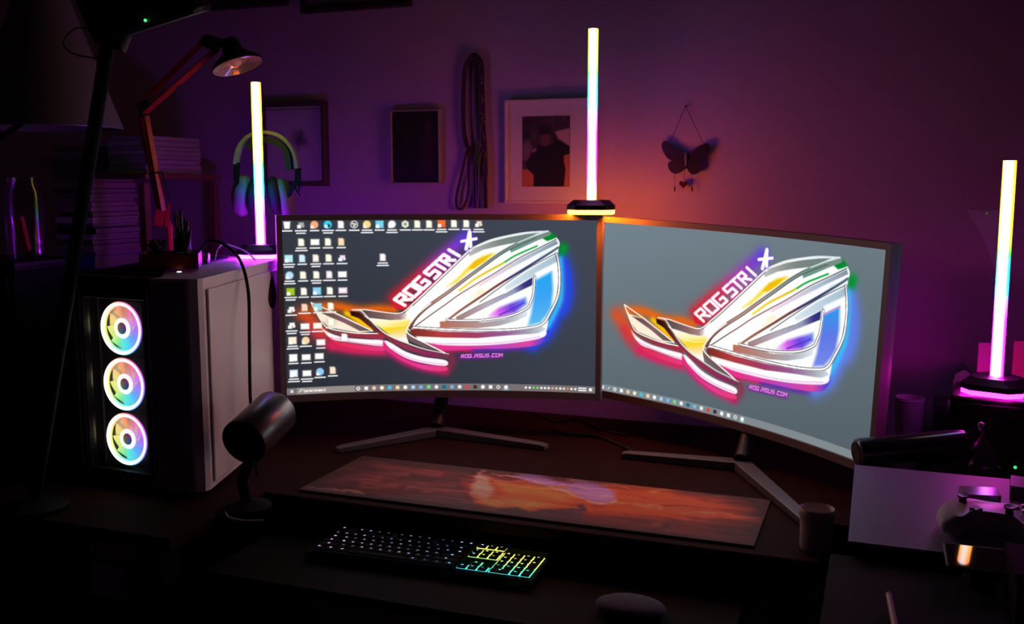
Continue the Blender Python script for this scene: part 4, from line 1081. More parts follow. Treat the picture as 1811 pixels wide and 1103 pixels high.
# ------------------------------------------------------------------ headset hanging on the left tower
HYY = 2.385
hs = thing('headset', 'white over-ear headset hanging behind the left light tower', 'headset', oy(472, 378, HYY))
WHP = mat('white_headset_plastic', (.36, .33, .36), .4, var=.03)
CUSH = mat('dark_ear_cushion', (.045, .04, .05), .8)
hp = lambda x, y, d=0.0: oy(x, y, HYY + d)
band = spline([hp(418, 290), hp(424, 262), hp(442, 241), hp(470, 234), hp(500, 243), hp(520, 268), hp(527, 298)], 5)
rings = []
for i, p in enumerate(band):
    t = (band[min(i + 1, len(band) - 1)] - band[max(i - 1, 0)]).normalized(); n_ = t.cross(Vector((0, 1, 0))).normalized()
    th = .004
    rings.append([tuple(p + n_ * th + Vector((0, -.016, 0))), tuple(p + n_ * th + Vector((0, .016, 0))), tuple(p - n_ * th + Vector((0, .016, 0))), tuple(p - n_ * th + Vector((0, -.016, 0)))])
MB().loft(rings).build('headband', WHP, hs, smooth=True)
pd_ = spline([hp(440, 262), hp(456, 250), hp(474, 247), hp(494, 254), hp(508, 270), hp(512, 300)], 5)
rings = []
for i, p in enumerate(pd_):
    t = (pd_[min(i + 1, len(pd_) - 1)] - pd_[max(i - 1, 0)]).normalized(); n_ = t.cross(Vector((0, 1, 0))).normalized(); th = .007
    rings.append([tuple(p + n_ * th + Vector((0, -.013, 0))), tuple(p + n_ * th + Vector((0, .013, 0))), tuple(p - n_ * th + Vector((0, .013, 0))), tuple(p - n_ * th + Vector((0, -.013, 0)))])
MB().loft(rings).build('band_cushion', CUSH, hs, smooth=True)
for pts in (((414, 286), (425, 288), (423, 320), (420, 346), (414, 330), (412, 305)), ((521, 296), (533, 297), (532, 325), (529, 343), (526, 324), (516, 345), (507, 352), (508, 340), (521, 318))):
    f = [hp(x, y, -.012) for x, y in pts]; b = [hp(x, y, .012) for x, y in pts]
    MB().loft([[tuple(p) for p in b], [tuple(p) for p in f]]).build('yoke', SATIN, hs)
def cup(cx, cy, rx, rz, tilt, m, name, dpt, dy):
    c = hp(cx, cy, dy); Mx = Matrix.Translation(c) @ Matrix.Rotation(tilt, 4, 'Y')
    MB().at(Mx).ball((0, 0, 0), (rx, dpt, rz), 20, 12).build(name, m, hs, smooth=True)
cup(430, 346, .028, .050, math.radians(6), WHP, 'ear_cup', .030, .012)
cup(449, 350, .017, .047, math.radians(4), CUSH, 'ear_cushion', .034, .004)
cup(503, 352, .024, .052, math.radians(-12), WHP, 'ear_cup', .030, .012)
cup(488, 348, .019, .050, math.radians(-10), CUSH, 'ear_cushion', .034, .004)
MB().tube([hp(520, 330, -.01), hp(530, 345, -.012), hp(530, 347, -.012)], [.003, .0015, .001], 6).build('cable_plug', SATIN, hs)
MB().at(Matrix.Translation((-0.592, 2.360, 0))).box(-.006, .006, -.016, .022, oy(470, 246, HYY).z - .016, oy(470, 246, HYY).z - .010).build('hanger_pad', SATIN, hs)

# ------------------------------------------------------------------ clutter on the case top
TZ = CASE_TOP
fa, fb, fc = oz(262, 488, TZ), oz(404, 457, TZ), oz(330, 452, TZ)
mb = MB().prism([(A2.x + .004, A2.y + .006), (B2.x - .004, B2.y + .006), (fa.x, fa.y), (fb.x, fb.y), (fc.x - .02, fc.y), (-.80, 2.33)], TZ + .0004, TZ + .0044)  # black sheet added so the left half of the case top reads dark
tag(mb.build('added_black_sheet', KEYB), 'thin black sheet added to darken the left half of the computer case top under the red tray', 'folder')
TZ += .0045
tray = thing('shallow_tray', 'dark red lacquered tray on the computer case, full of small dark things', 'tray', oz(290, 478, TZ))
t0, t1 = oz(245, 478, TZ), oz(344, 476, TZ)
TM = frame((t0.x + .002, t0.y, TZ + .0006), math.atan2(t1.y - t0.y, t1.x - t0.x))
tw, td, thh = .112, .13, .030
REDL = mat('red_lacquer', (.20, .02, .018), .3)
MB().at(TM).box(0, tw, 0, td, 0, .004).build('tray_bottom', REDL, tray)
for a_ in ((0, tw, 0, .004), (0, tw, td - .004, td), (0, .004, .004, td - .004), (tw - .004, tw, .004, td - .004)):
    MB().at(TM).box(*a_, .0045, thh, .001).build('tray_side', REDL, tray)
def bushy(name, label, cat, base, h, r, n, col, group=None):
    t = thing(name, label, cat, base, 0, group)
    MB().at(Matrix.Translation(base)).lathe([(.001, 0), (.016, 0), (.020, .024), (.017, .024), (.001, .022)], 18).build('pot', mat('dark_pot', (.03, .02, .02), .6), t, smooth=True)
    m = mat(name + '_green', col, .7)
    for k in range(n):
        a = random.random() * 6.28; l = h * (.6 + .4 * random.random()); e = r * random.random()
        p0 = Vector(base) + Vector((0, 0, .022)); p2 = p0 + Vector((e * math.cos(a), e * math.sin(a), l)); p1 = p0.lerp(p2, .5) + Vector((0, 0, l * .1))
        MB().tube([p0, p1, p2], [.0025, .006, .0015], 6).build('leaf', m, t)
    return t
tb = lambda x, y, z=.006: TM @ Vector((x, y, z))
bushy('potted_cactus', 'small dark spiky plant behind the white power light, in the red tray', 'plant', tuple(tb(.085, .05)), .055, .018, 16, (.02, .035, .03))
bushy('potted_succulent', 'low dark bushy plant at the left of the red tray', 'plant', tuple(tb(.035, .045)), .03, .026, 20, (.015, .02, .018))
holder = thing('pen_cup', 'black pen cup standing at the back of the red tray', 'cup', tb(.075, .105))
HM = Matrix.Translation(tb(.075, .105))
MB().at(HM).lathe([(.001, 0), (.017, 0), (.018, .05), (.016, .05), (.015, .003), (.001, .003)], 18).build('cup_body', SATIN, holder, smooth=True)
for k in range(5):
    a = k * 1.25; pm = Matrix.Translation(tb(.075, .105))
    q = thing('pen', ['grey', 'black', 'dark blue', 'brown', 'dark green'][k] + ' pen poking out of the black pen cup', 'pen', HM @ Vector((.006 * math.cos(a), .006 * math.sin(a), .0035)))
    c_ = [(.2, .2, .22), (.02, .02, .02), (.03, .04, .12), (.12, .06, .04), (.03, .08, .04)][k]
    p0 = HM @ Vector((.006 * math.cos(a), .006 * math.sin(a), .0045)); p1 = HM @ Vector((.012 * math.cos(a), .012 * math.sin(a), .075 + .006 * k))
    MB().tube([p0, p1], .0032, 8).build('barrel', mat('pen_%d' % k, c_, .4), q)
    MB().tube([p1, p1 + (p1 - p0).normalized() * .012], [.0034, .0026], 8).build('cap', SATIN, q)
TZ = CASE_TOP
hubp = oz(352, 467, TZ)
usb = thing('usb_hub', 'small clear purple-lit adapter upright beside the red tray', 'adapter', hubp)
MB().at(Matrix.Translation(hubp)).box(.004, .022, -.004, .010, .0006, .026, .002).build('plug_body', clear('clear_plastic', (.8, .75, .85), .25, .15), usb)
MB().at(Matrix.Translation(hubp)).box(.007, .019, -.001, .007, .002, .012, .001).build('inner_block', SILVER, usb)
cable = MB().tube(spline([hubp + Vector((-.003, 0, .003)), oy(356, 440, hubp.y), oy(372, 426, hubp.y - .02), oy(395, 431, hubp.y - .05), oy(424, 459, hubp.y - .10), oy(439, 515, hubp.y - .15), oy(441, 600, hubp.y - .18), oy(442, 680, hubp.y - .19), oy(444, 720, hubp.y - .20), oz(455, 842, DESK_Z + .004)], 8), .0034, 8)
tag(cable.build('cable', RUBBER, None, True), 'black cable arching down over the white side of the computer case', 'cable')
wire = MB().tube(spline([oz(452, 463, TZ) + Vector((0, 0, .004)), oy(432, 443, 2.25), oy(398, 432, 2.22), oy(385, 440, 2.20), oz(380, 462, TZ) + Vector((0, 0, .003))], 8), .0018, 6)
tag(wire.build('wire', mat('pale_wire', (.55, .5, .55), .5), None, True), 'thin pale wire bending up in front of the left light tower base', 'wire')

# ------------------------------------------------------------------ dark things at the left
cab = thing('cabinet', 'tall black cabinet in the dark at the far left', 'cabinet', (-1.30, 2.45, 0), ANG)
CM = frame((-1.30, 2.45, 0), ANG)
CT = 1.17
MB().at(CM).box(-.30, .30, -.2, -.03, 0, CT - .02).build('carcass', BLACK, cab)
MB().at(CM).box(-.31, .31, -.21, -.02, CT - .02, CT, .003).build('cabinet_top', SATIN, cab)
for x in (-.29, .005):
    d_ = MB().at(CM).box(x, x + .285, -.216, -.2005, .06, CT - .03, .003).build('door', BLACK, cab)
    MB().at(CM).cyl((x + (.26 if x < 0 else .025), -.217, .75), (x + (.26 if x < 0 else .025), -.217, .95), .005).build('handle', CHROME, d_)
fl = thing('table_lamp', 'unlit lamp with a wide dark conical shade at the far left', 'lamp', (-1.36, 2.38, CT))
rimz = oy(100, 226, 2.30).z; lx, ly = -1.06, 2.30
FL = Matrix.Translation((lx, ly, 0))
MB().at(Matrix.Translation((-1.36, 2.38, CT + .0005))).lathe([(.001, 0), (.07, 0), (.07, .01), (.02, .02), (.001, .022)], 28).build('base', BLACK, fl, smooth=True)
MB().tube([(-1.36, 2.38, CT + .02), (-1.33, 2.37, CT + .2), (lx, ly, rimz + .05), (lx, ly, rimz + .22)], .007, 8).build('stem', KEYB, fl)
MB().at(FL).lathe([(.158, rimz), (.160, rimz + .002), (.150, rimz + .03), (.055, rimz + .30), (.053, rimz + .30), (.148, rimz + .03), (.157, rimz)], 48, False).build('lamp_shade', mat('dark_lamp_shade', (.13, .105, .11), .9, scale=150), fl, smooth=True)
MB().at(FL).tube([(.158 * math.cos(a), .158 * math.sin(a), rimz) for a in [i * math.pi / 24 for i in range(48)]], .002, 6, True).build('shade_ring', SILVER, fl)
# jar
jb = Vector((oy(62, 440, 2.28).x, 2.24, CT + .0008))
jar = thing('glass_jar', 'clear jar in the dark at the far left below the lamp shade', 'jar', jb)
MB().at(Matrix.Translation(jb)).lathe([(.001, 0), (.042, 0), (.044, .01), (.044, .15), (.034, .17), (.034, .185), (.032, .185), (.032, .17), (.042, .148), (.042, .012), (.001, .004)], 28).build('jar_glass', clear('jar_glass', (.93, .93, .95), .035, .12), jar, smooth=True)
rd = thing('lighter', 'red plastic lighter standing in the clear jar', 'lighter', jb + Vector((-.002, 0, .012)))
RM = Matrix.Translation(jb + Vector((.0, 0, .012))) @ Matrix.Rotation(math.radians(-10), 4, 'Y')
MB().at(RM).box(-.012, .012, -.006, .006, .006, .085, .004).build('lighter_body', mat('red_plastic', (.9, .03, .07), .5), rd)
MB().at(RM).box(-.011, .011, -.006, .006, .0855, .098, .002).build('metal_cap', CHROME, rd)

# slanted pole with the boxy device
pz = oz(62, 900, DESK_Z)
top = oy(192, 70, 1.86)
pole = thing('camera_stand', 'slanting black pole holding a boxy black device with a green light', 'stand', (pz.x, pz.y, DESK_Z))
MB().at(Matrix.Translation((pz.x, pz.y, DESK_Z + .0005))).lathe([(.001, 0), (.06, 0), (.06, .008), (.02, .018), (.001, .02)], 24).build('foot_plate', BLACK, pole, smooth=True)
pm_ = Vector((pz.x, pz.y, DESK_Z + .012))
MB().tube([pm_, pm_.lerp(top, .5), top], [.010, .012, .013], 12).build('pole', KEYB, pole, smooth=True)
MB().tube([top, oy(215, 78, 1.86), oy(222, 60, 1.86)], [.014, .016, .012], 10).build('swivel', BLACK, pole, smooth=True)
dc = oy(262, 8, 1.86)
DM = Matrix.Translation(dc) @ Matrix.Rotation(math.radians(-17), 4, 'Y') @ Matrix.Rotation(math.radians(12), 4, 'X')
dv_ = MB().at(DM).box(-.112, .10, -.04, .05, -.040, .06, .014).build('device_body', BLACK, pole)
MB().at(DM).box(-.10, .09, -.0415, -.0400, -.034, .05, .001).build('front_plate', SATIN, dv_)
gl = oy(257, 36, 1.815)
MB().ball(gl, .0028).build('indicator_light', lit('green_led', (.05, 1, .25), 1.4), dv_)
MB().tube(spline([oy(170, 55, 1.88), oy(135, 50, 1.9), oy(112, 75, 1.9), oy(130, 95, 1.89), oy(180, 105, 1.88)], 6), .0016, 6).build('cord', RUBBER, pole)

# books
shelf = thing('shelf_unit', 'narrow brown wooden shelf unit behind the computer case', 'shelf', (-1.10, 2.78, 0), ANG)
SU = frame((-1.10, 2.78, 0), ANG)
zs = oy(160, 478, 2.62).z
for x in (-.165, .205):
    for y in (-.155, .13):
        MB().at(SU).box(x, x + .022, y, y + .022, 0, (zs + .23) if x > 0 else zs + .02, .002).build('post', WOOD, shelf)
MB().at(SU).box(-.165, .227, -.155, .152, zs - .018, zs - .001, .002).build('shelf_board', WOOD, shelf)
zs2 = oy(232, 308, 2.72).z
MB().at(SU).box(.075, .235, -.158, .155, zs2 - .014, zs2 - .001, .002).build('shelf_board', WOOD, shelf)
MB().at(SU).box(-.165, .227, -.155, .152, .30, .318, .002).build('shelf_board', WOOD, shelf)
def book(x, y, z, w, d, t, rot, cover, label, group):
    b = thing('book', label, 'book', SU @ Vector((x, y, z)), ANG, group)
    BM = SU @ Matrix.Translation((x, y, z + .0003)) @ Matrix.Rotation(rot, 4, 'Z')
    cmat = mat('cover_%d_%d_%d' % tuple(int(c * 999) for c in cover), cover, .5, var=.1)
    mb = MB().at(BM)
    mb.box(-w / 2, w / 2, -d / 2, d / 2, 0, .0016); mb.box(-w / 2, w / 2, -d / 2, d / 2, t - .0022, t - .0006); mb.box(-w / 2, w / 2, -d / 2, -d / 2 + .002, .0016, t - .0022)
    mb.build('cover', cmat, b)
    MB().at(BM).box(-w / 2 + .003, w / 2 - .003, -d / 2 + .0022, d / 2 - .003, .0018, t - .0024).build('page_block', PAGES, b)
    return b
z = zs
specials = {0: ((.03, .16, .9), .036, 'thick blue book near the bottom of the stack beside the slanting pole'), 4: ((.93, .9, .95), .014, 'lower of the two white-spined books in the leaning stack'),
            5: ((.012, .012, .014), .018, 'black book between the two white books in the stack'), 7: ((.93, .9, .95), .016, 'upper of the two white-spined books in the leaning stack')}
for k in range(24):
    if k in specials: cov, t, lab = specials[k]; grp = 'books in the tall stack'
    else:
        t = random.uniform(.010, .016); g = random.uniform(.25, .5); cov = random.choice([(g, g * .9, g), (g, g * .8, g * .9), (g * .6, g * .5, g * .7), (.12, .1, .12)]); cov = tuple(round(c, 2) for c in cov)
        lab = 'thin pale or dark book lying in the tall stack behind the slanting pole'; grp = 'thin books in the tall stack'
    book(-.030 + random.uniform(-.006, .006), -.045 + random.uniform(-.006, .006), z, .125 + random.uniform(-.010, .006), .18, t, random.uniform(-.03, .03), cov, lab, grp)
    z += t + .0002
    if z > oy(160, 262, 2.62).z: break
z = zs2
for k in range(8):
    t = random.uniform(.010, .014); g = round(random.uniform(.3, .55), 2)
    book(.155, -.02, z, .125, .22, t, random.uniform(-.03, .03), (g, g, g), 'thin grey book in the short stack right of the tall stack', 'books in the short stack'); z += t + .0002

# ------------------------------------------------------------------ tilted cylinder in front of the case
sb = oz(432, 905, DESK_Z)
spk = thing('cylinder_speaker', 'dark brushed metal cylinder tilted on a stand in front of the computer case', 'speaker', sb)
f0 = oy(430, 783, sb.y + .02); f1 = oy(487, 728, sb.y + .13)
ax = (f1 - f0).normalized()
rot = Vector((0, 0, 1)).rotation_difference(ax).to_matrix().to_4x4()
KM2 = Matrix.Translation(f0) @ rot; ln = (f1 - f0).length
MB().at(KM2).lathe([(.042, 0), (.044, .004), (.044, ln), (.040, ln + .006), (.001, ln + .008)], 40, False).build('barrel', mat('brushed_dark_metal', (.10, .098, .10), .32, metal=.7, var=.08), spk, smooth=True)
MB().at(KM2).lathe([(.001, .010), (.034, .008), (.040, .002), (.042, 0), (.044, .002)], 40, False).build('dark_front', RUBBER, spk, smooth=True)
MB().at(Matrix.Translation(sb + Vector((0, .02, .0006)))).lathe([(.001, 0), (.045, 0), (.045, .006), (.02, .014), (.001, .015)], 28).build('base', KEYB, spk, smooth=True)
MB().tube([sb + Vector((0, .02, .012)), sb + Vector((-.01, .03, .05)), f0 + ax * ln * .35 + Vector((0, 0, -.03))], .011, 10).build('stem', KEYB, spk, smooth=True)
cpts = [oz(398, 908, DESK_Z) + Vector((0, 0, .004)), oz(404, 917, DESK_Z) + Vector((0, 0, .003)), oz(424, 923, DESK_Z) + Vector((0, 0, .003)), oz(446, 924, DESK_Z) + Vector((0, 0, .003)), oz(466, 923, DESK_Z) + Vector((0, 0, .003))]
tag(MB().tube(spline(cpts, 6), .0022, 6).build('cable', mat('grey_cable', (.45, .43, .42), .5), None, True), 'short grey cable lying curved in front of the tilted cylinder', 'cable')

# ------------------------------------------------------------------ right side of the desk
cb = Vector((.4955, 1.552, DESK_Z))
cupo = thing('ceramic_cup', 'small pale ceramic cup left of the grey console', 'cup', (cb.x, cb.y, DESK_Z))
MB().at(Matrix.Translation((cb.x, cb.y, DESK_Z + .0005)) @ Matrix.Diagonal((.78, .78, 1.08, 1))).lathe([(.001, 0), (.031, 0), (.033, .004), (.0335, .04), (.0345, .050), (.0365, .052), (.0365, .062), (.0345, .064), (.032, .062), (.0305, .05), (.030, .01), (.001, .008)], 36).build('cup_body', mat('pale_ceramic', (.62, .5, .48), .45, var=.1, scale=40), cupo, smooth=True)
MB().at(Matrix.Translation((cb.x, cb.y, DESK_Z + .0005)) @ Matrix.Diagonal((.78, .78, 1.08, 1))).lathe([(.001, .0125), (.0298, .0125), (.0298, .044), (.001, .044)], 30).build('wax_fill', mat('wax', (.55, .45, .42), .6), cupo)

g1 = oy(1500, 955, 1.40); g2 = oy(1497, 820, 1.66)
gu, gv = uv_of(g1); _, gv2 = uv_of(g2)
con = thing('console', 'free-standing black console with a plain grey lid at the right end of the desk', 'console', D(gu + .17, (gv + gv2) / 2, 0), ANG)
cw = .36
mb = MB().at(DESKM)
mb.loft([[(u, gv, .001), (u, gv2, .001), (u, gv2, g2.z - .004), (u, gv, g1.z - .004)] for u in (gu + .004, gu + cw)])
mb.build('console_body', BLACK, con)
mb = MB().at(DESKM)
mb.loft([[(u, gv - .003, g1.z - .0038), (u, gv2, g2.z - .0038), (u, gv2, g2.z), (u, gv - .003, g1.z)] for u in (gu, gu + cw)])
mb.build('lid', mat('grey_lid', (.27, .26, .42), .5, var=.04, scale=120), con)
def lid_point(px, py, up=0.0):
    n = Vector(V) * (g2.z - g1.z) * -1 + Vector((0, 0, 1)) * (gv2 - gv); n.normalize()
    p0 = D(gu, gv, g1.z); d = ray(px, py); o = Vector((0, 0, CAM_Z)); k = (p0 - o).dot(n) / d.dot(n)
    return o + d * k + n * up, n
# black roll behind it
r0 = oy(1517, 800, 1.70); r1 = oy(1702, 783, 1.71)
rl = thing('black_cylinder', 'smooth black cylinder lying behind the grey console lid', 'cylinder', (r0.x, r0.y, r0.z - .025))
axr = (r1 - r0); lr = axr.length
RLM = Matrix.Translation(r0) @ Vector((0, 0, 1)).rotation_difference(axr.normalized()).to_matrix().to_4x4()
MB().at(RLM).lathe([(.020, -.003), (.0245, 0), (.025, .004), (.025, lr - .004), (.0245, lr), (.020, lr + .003)], 32).build('tube_body', mat('satin_black_tube', (.03, .03, .032), .2, spec=.8), rl, smooth=True)
MB().at(RLM).lathe([(.001, -.0042), (.0195, -.0042), (.0195, -.0032), (.001, -.0032)], 28).build('end_cap', RUBBER, rl)
for t in (.2, .8):
    p = r0.lerp(r1, t)
    MB().box(p.x - .012, p.x + .012, p.y - .014, p.y + .014, DESK_Z + .0004, p.z - .022).build('support_foot', BLACK, rl)
# speaker box under the right tower
sx = thing('speaker_box', 'black box with a green indicator carrying the right light tower', 'speaker', (0.905, 1.81, DESK_Z), math.radians(-38))
SXM = frame((0.905, 1.81, DESK_Z), math.radians(-28))
MB().at(SXM).box(-.075, .075, -.075, .075, .0005, .2062, .006).build('box_body', BLACK, sx)
MB().at(SXM).box(-.066, .066, -.0775, -.0752, .02, .195, .001).build('front_cloth', RUBBER, sx)
gl = oy(1796, 820, 1.70)
q = SXM.inverted() @ oy(1796, 820, 1.745)
MB().at(SXM).ball((max(-.06, min(.06, q.x)), -.0785, q.z), .003).build('indicator_light', lit('green_led_soft', (.1, 1, .3), .8), sx)
# bottle with white cap
bt = oy(1735, 830, 1.69)
btl = thing('clear_bottle', 'clear plastic bottle with a round white marked cap before the speaker box', 'bottle', (bt.x, 1.69, DESK_Z))
BTM = Matrix.Translation((bt.x, 1.69, DESK_Z + .0005))
ztop = oy(1735, 772, 1.69).z - DESK_Z
MB().at(BTM).lathe([(.001, 0), (.030, 0), (.031, .004), (.030, ztop - .05), (.022, ztop - .022), (.007, ztop - .004), (.006, ztop), (.005, ztop), (.020, ztop - .024), (.0285, ztop - .05), (.0295, .006), (.001, .004)], 28).build('bottle_wall', clear('bottle_plastic', (.93, .92, .94), .16, .08), btl, smooth=True)
kc = oy(1735, 752, 1.69)
MB().cyl((bt.x, 1.69, DESK_Z + ztop), (kc.x, 1.69, kc.z - .006), .003).build('neck', SILVER, btl)
capo = MB().ball(kc, .0062).build('cap', mat('white_cap', (.8, .8, .82), .3), btl, smooth=True)
ring = [(kc.x + .0034 * math.sin(a), kc.y - .0064, kc.z + .0034 * math.cos(a)) for a in [(.5 + i * 5.3 / 12) for i in range(13)]]
MB().tube(ring, .0006, 5).build('cap_mark', BLACK, capo)
MB().tube([(kc.x, kc.y - .0066, kc.z + .0005), (kc.x, kc.y - .0066, kc.z + .004)], .0006, 5).build('cap_mark', BLACK, capo)
# clear blister pack
bp0 = oy(1652, 832, 1.652); bp1 = oy(1722, 796, 1.665)
bl = thing('blister_pack', 'crumpled clear plastic pack leaning between black cylinder and bottle', 'packaging', (bp0.x, bp0.y, DESK_Z))
nn = 9; vs = []; fs = []
for j in range(nn):
    for i in range(nn):
        s, t = i / (nn - 1), j / (nn - 1)
        p = Vector((bp0.x + (bp1.x - bp0.x) * s, bp0.y + .006 * math.sin(7 * s + 5 * t) , DESK_Z + .001 + (bp0.z - DESK_Z + (bp1.z - bp0.z) * s) * t))
        vs.append(p + Vector((0, random.uniform(-.003, .003), 0)))
for j in range(nn - 1):
    for i in range(nn - 1): fs.append((j * nn + i, j * nn + i + 1, (j + 1) * nn + i + 1, (j + 1) * nn + i))
mb = MB(); mb.add(vs, fs); o = mb.build('plastic_sheet', clear('blister_plastic', (.92, .9, .93), .14, .1), bl); sd_ = o.modifiers.new('thickness', 'SOLIDIFY'); sd_.thickness = .0008

# gamepad on the lid
gp, gn = lid_point(1752, 936, 0.0)
gpad = thing('game_controller', 'white game controller resting on the grey console lid', 'controller', gp, ANG)
rot = Vector((0, 0, 1)).rotation_difference(gn).to_matrix().to_4x4()
GM = Matrix.Translation(gp) @ rot @ Matrix.Rotation(math.radians(-24), 4, 'Z')
WHG = mat('white_gamepad', (.62, .56, .62), .35, var=.03)
out = [(-.075, -.020), (-.068, .016), (-.045, .034), (0, .030), (.045, .034), (.068, .016), (.075, -.020), (.066, -.050), (.050, -.046), (.030, -.018), (-.030, -.018), (-.050, -.046), (-.066, -.050)]
ol = [(p.x, p.y) for p in spline([(x, y, 0) for x, y in out], 4, True)]
rings = [[(x * k, (y + .004) * k - .004, z) for x, y in ol] for k, z in ((.80, .002), (.97, .010), (1.0, .018), (.95, .028), (.78, .034))]
MB().at(GM).loft(rings).build('shell', WHG, gpad, smooth=True)
for x, y in ((-.040, .012), (.022, -.008)):
    st = MB().at(GM @ Matrix.Translation((x, y, .034))).lathe([(.001, 0), (.006, 0), (.005, .006), (.008, .008), (.008, .011), (.001, .010)], 16).build('thumb_stick', SATIN, gpad, smooth=True)
MB().at(GM @ Matrix.Translation((-.022, -.010, .034))).box(-.009, .009, -.003, .003, 0, .003, .001).build('direction_pad', SATIN, gpad)
MB().at(GM @ Matrix.Translation((-.022, -.010, .0342))).box(-.003, .003, -.009, .009, 0, .003, .001).build('direction_pad', SATIN, gpad)
for a in range(4):
    MB().at(GM @ Matrix.Translation((.042 + .009 * math.cos(a * 1.5708), .012 + .009 * math.sin(a * 1.5708), .033))).lathe([(.001, 0), (.0038, 0), (.0036, .003), (.001, .0036)], 12).build('button', SILVER, gpad)
# small glossy box behind the gamepad
sp_, _ = lid_point(1735, 892, 0.0)
sbx = thing('small_box', 'small shiny box with pink reflection behind the white game controller', 'box', sp_, ANG)
SBM = Matrix.Translation(sp_) @ rot @ Matrix.Rotation(ANG + .12, 4, 'Z')
MB().at(SBM).box(-.028, .028, -.002, .03, .0006, .017, .002).build('box_shell', mat('shiny_violet_grey', (.25, .22, .28), .15), sbx)
MB().at(SBM).box(.012, .022, -.0032, -.0021, .001, .016).build('reflection_strip', CHROME, sbx)  # chrome strip standing in for the tower's pink reflection
sp2, _ = lid_point(1800, 885, 0.0)
s2 = thing('small_box', 'small dark box at the right edge beside the white game controller', 'box', sp2, ANG)
SB2 = Matrix.Translation(sp2) @ rot @ Matrix.Rotation(ANG - .1, 4, 'Z')
MB().at(SB2).box(-.012, .05, 0, .04, .0006, .02, .002).build('box_shell', mat('dark_violet', (.1, .08, .12), .4), s2)
MB().at(SB2).box(-.012, .05, -.001, .041, .0203, .024, .001).build('box_lid', MATS['dark_violet'], s2)
# low black stand in front of the console
STZ = .80
stand = thing('side_stand', 'plain black stand in front of the grey-lidded console', 'stand', D(.74, -.24, 0), ANG)
MB().at(DESKM).box(.545, .95, -.42, gv - .006, STZ - .02, STZ, .003).build('stand_top', KEYB, stand)
for u in (.56, .92):
    for v in (-.40, gv - .035):
        MB().at(DESKM).box(u, u + .02, v, v + .02, .001, STZ - .0205).build('leg', BLACK, stand)
# glossy tablet leaning before the console
tbp = oy(1730, 985, 1.29)
nrm = Vector((-.049, -.205, .978)).normalized()
TBM = Matrix.Translation(tbp) @ Vector((0, 0, 1)).rotation_difference(nrm).to_matrix().to_4x4() @ Matrix.Rotation(math.radians(-18), 4, 'Z')
tbl = thing('tablet', 'glossy black tablet tilted before the grey console, reflecting a yellow streak', 'tablet', (tbp.x, tbp.y, STZ))
MB().at(TBM).box(-.042, .075, -.030, .030, -.008, -.0006, .002).build('tablet_body', SATIN, tbl)
MB().at(TBM).box(-.039, .072, -.027, .027, -.0006, .0, 0).build('glass_front', GLOSS, tbl)
MB().box(tbp.x - .015, tbp.x + .02, tbp.y - .012, tbp.y + .012, STZ + .0005, tbp.z - .010).build('kick_stand', BLACK, tbl)
# brown box at the lower right corner
bx = oy(1775, 990, 1.20)
bb = thing('wooden_box', 'dark red-brown box in the bottom right corner', 'box', (bx.x + .06, 1.19, STZ), ANG)
BBM = frame((bx.x + .075, 1.19, STZ + .0005), ANG)
zt = bx.z - STZ
MB().at(BBM).box(-.062, .075, -.06, .05, 0, zt - .012, .002).build('box_body', mat('mahogany', (.014, .004, .0035), .8, spec=.06), bb)
MB().at(BBM).box(-.065, .078, -.063, .053, zt - .0115, zt, .002).build('box_lid', MATS['mahogany'], bb)
a0 = oy(1572, 1052, 1.22); a1 = oz(1586, 1120, STZ + .006)
stick = thing('wooden_stick', 'pale wooden stick end standing below the console front', 'stick', (a1.x, a1.y, STZ))
MB().cyl(a1, a0, .0045, .004, 10).build('shaft', mat('pale_stick', (.5, .42, .38), .5), stick)
MB().ball(a0, .0045).build('tip', MATS['pale_stick'], stick, smooth=True)
# soft pad on the keyboard tray
spd = oz(1115, 1072, 0.70)
pdm = MB().at(frame((spd.x, spd.y, .6885), ANG)); pdm.ball((0, 0, .012), (.055, .040, .0118), 24, 10)
tag(pdm.build('wrist_cushion', mat('dark_blue_grey_cloth', (.10, .10, .15), .9, var=.3, scale=200), None, True), 'dim blue-grey cushion on the keyboard tray right of the keyboard', 'cushion')

# ------------------------------------------------------------------ clutter behind the right monitor
pen = thing('pale_triangle', 'pale triangular plate on the wall behind the right tower', 'paper', ow(1745, 490), ANG)
wall_plate([(1709, 371), (1795, 371), (1785, 440), (1768, 495), (1752, 455), (1736, 415)], .001, .0012, 'sheet', mat('pale_blue_matte', (.75, .74, .85), .8), pen)  # flat pale triangle laid on the wall
MB().cyl(ow(1745, 377, .002), ow(1745, 377, .006), .003).build('round_stud', CHROME, pen)
def tumbler(px, py, Y, r, h, label, m):
    b = oy(px, py, Y); t = thing('plastic_cup', label, 'cup', (b.x, Y, DESK_Z))
    return b, t
b = oy(1603, 757, 1.93); h_ = oy(1603, 706, 1.93).z - DESK_Z
tm = thing('plastic_tumbler', 'frosted plastic tumbler beside the right edge of the angled monitor', 'cup', (b.x + .012, 1.95, DESK_Z))
MB().at(Matrix.Translation((b.x + .012, 1.95, DESK_Z + .0005))).lathe([(.001, 0), (.022, 0), (.028, h_), (.0265, h_), (.0208, .003), (.001, .003)], 24).build('cup_wall', mat('frosted_plastic', (.5, .42, .5), .4), tm, smooth=True)
MB().at(Matrix.Translation((b.x + .012, 1.95, DESK_Z + .0005))).tube([(.0275 * math.cos(a), .0275 * math.sin(a), h_ - .004) for a in [i * math.pi / 12 for i in range(24)]], .0012, 5, True).build('rim', MATS['frosted_plastic'], tm)
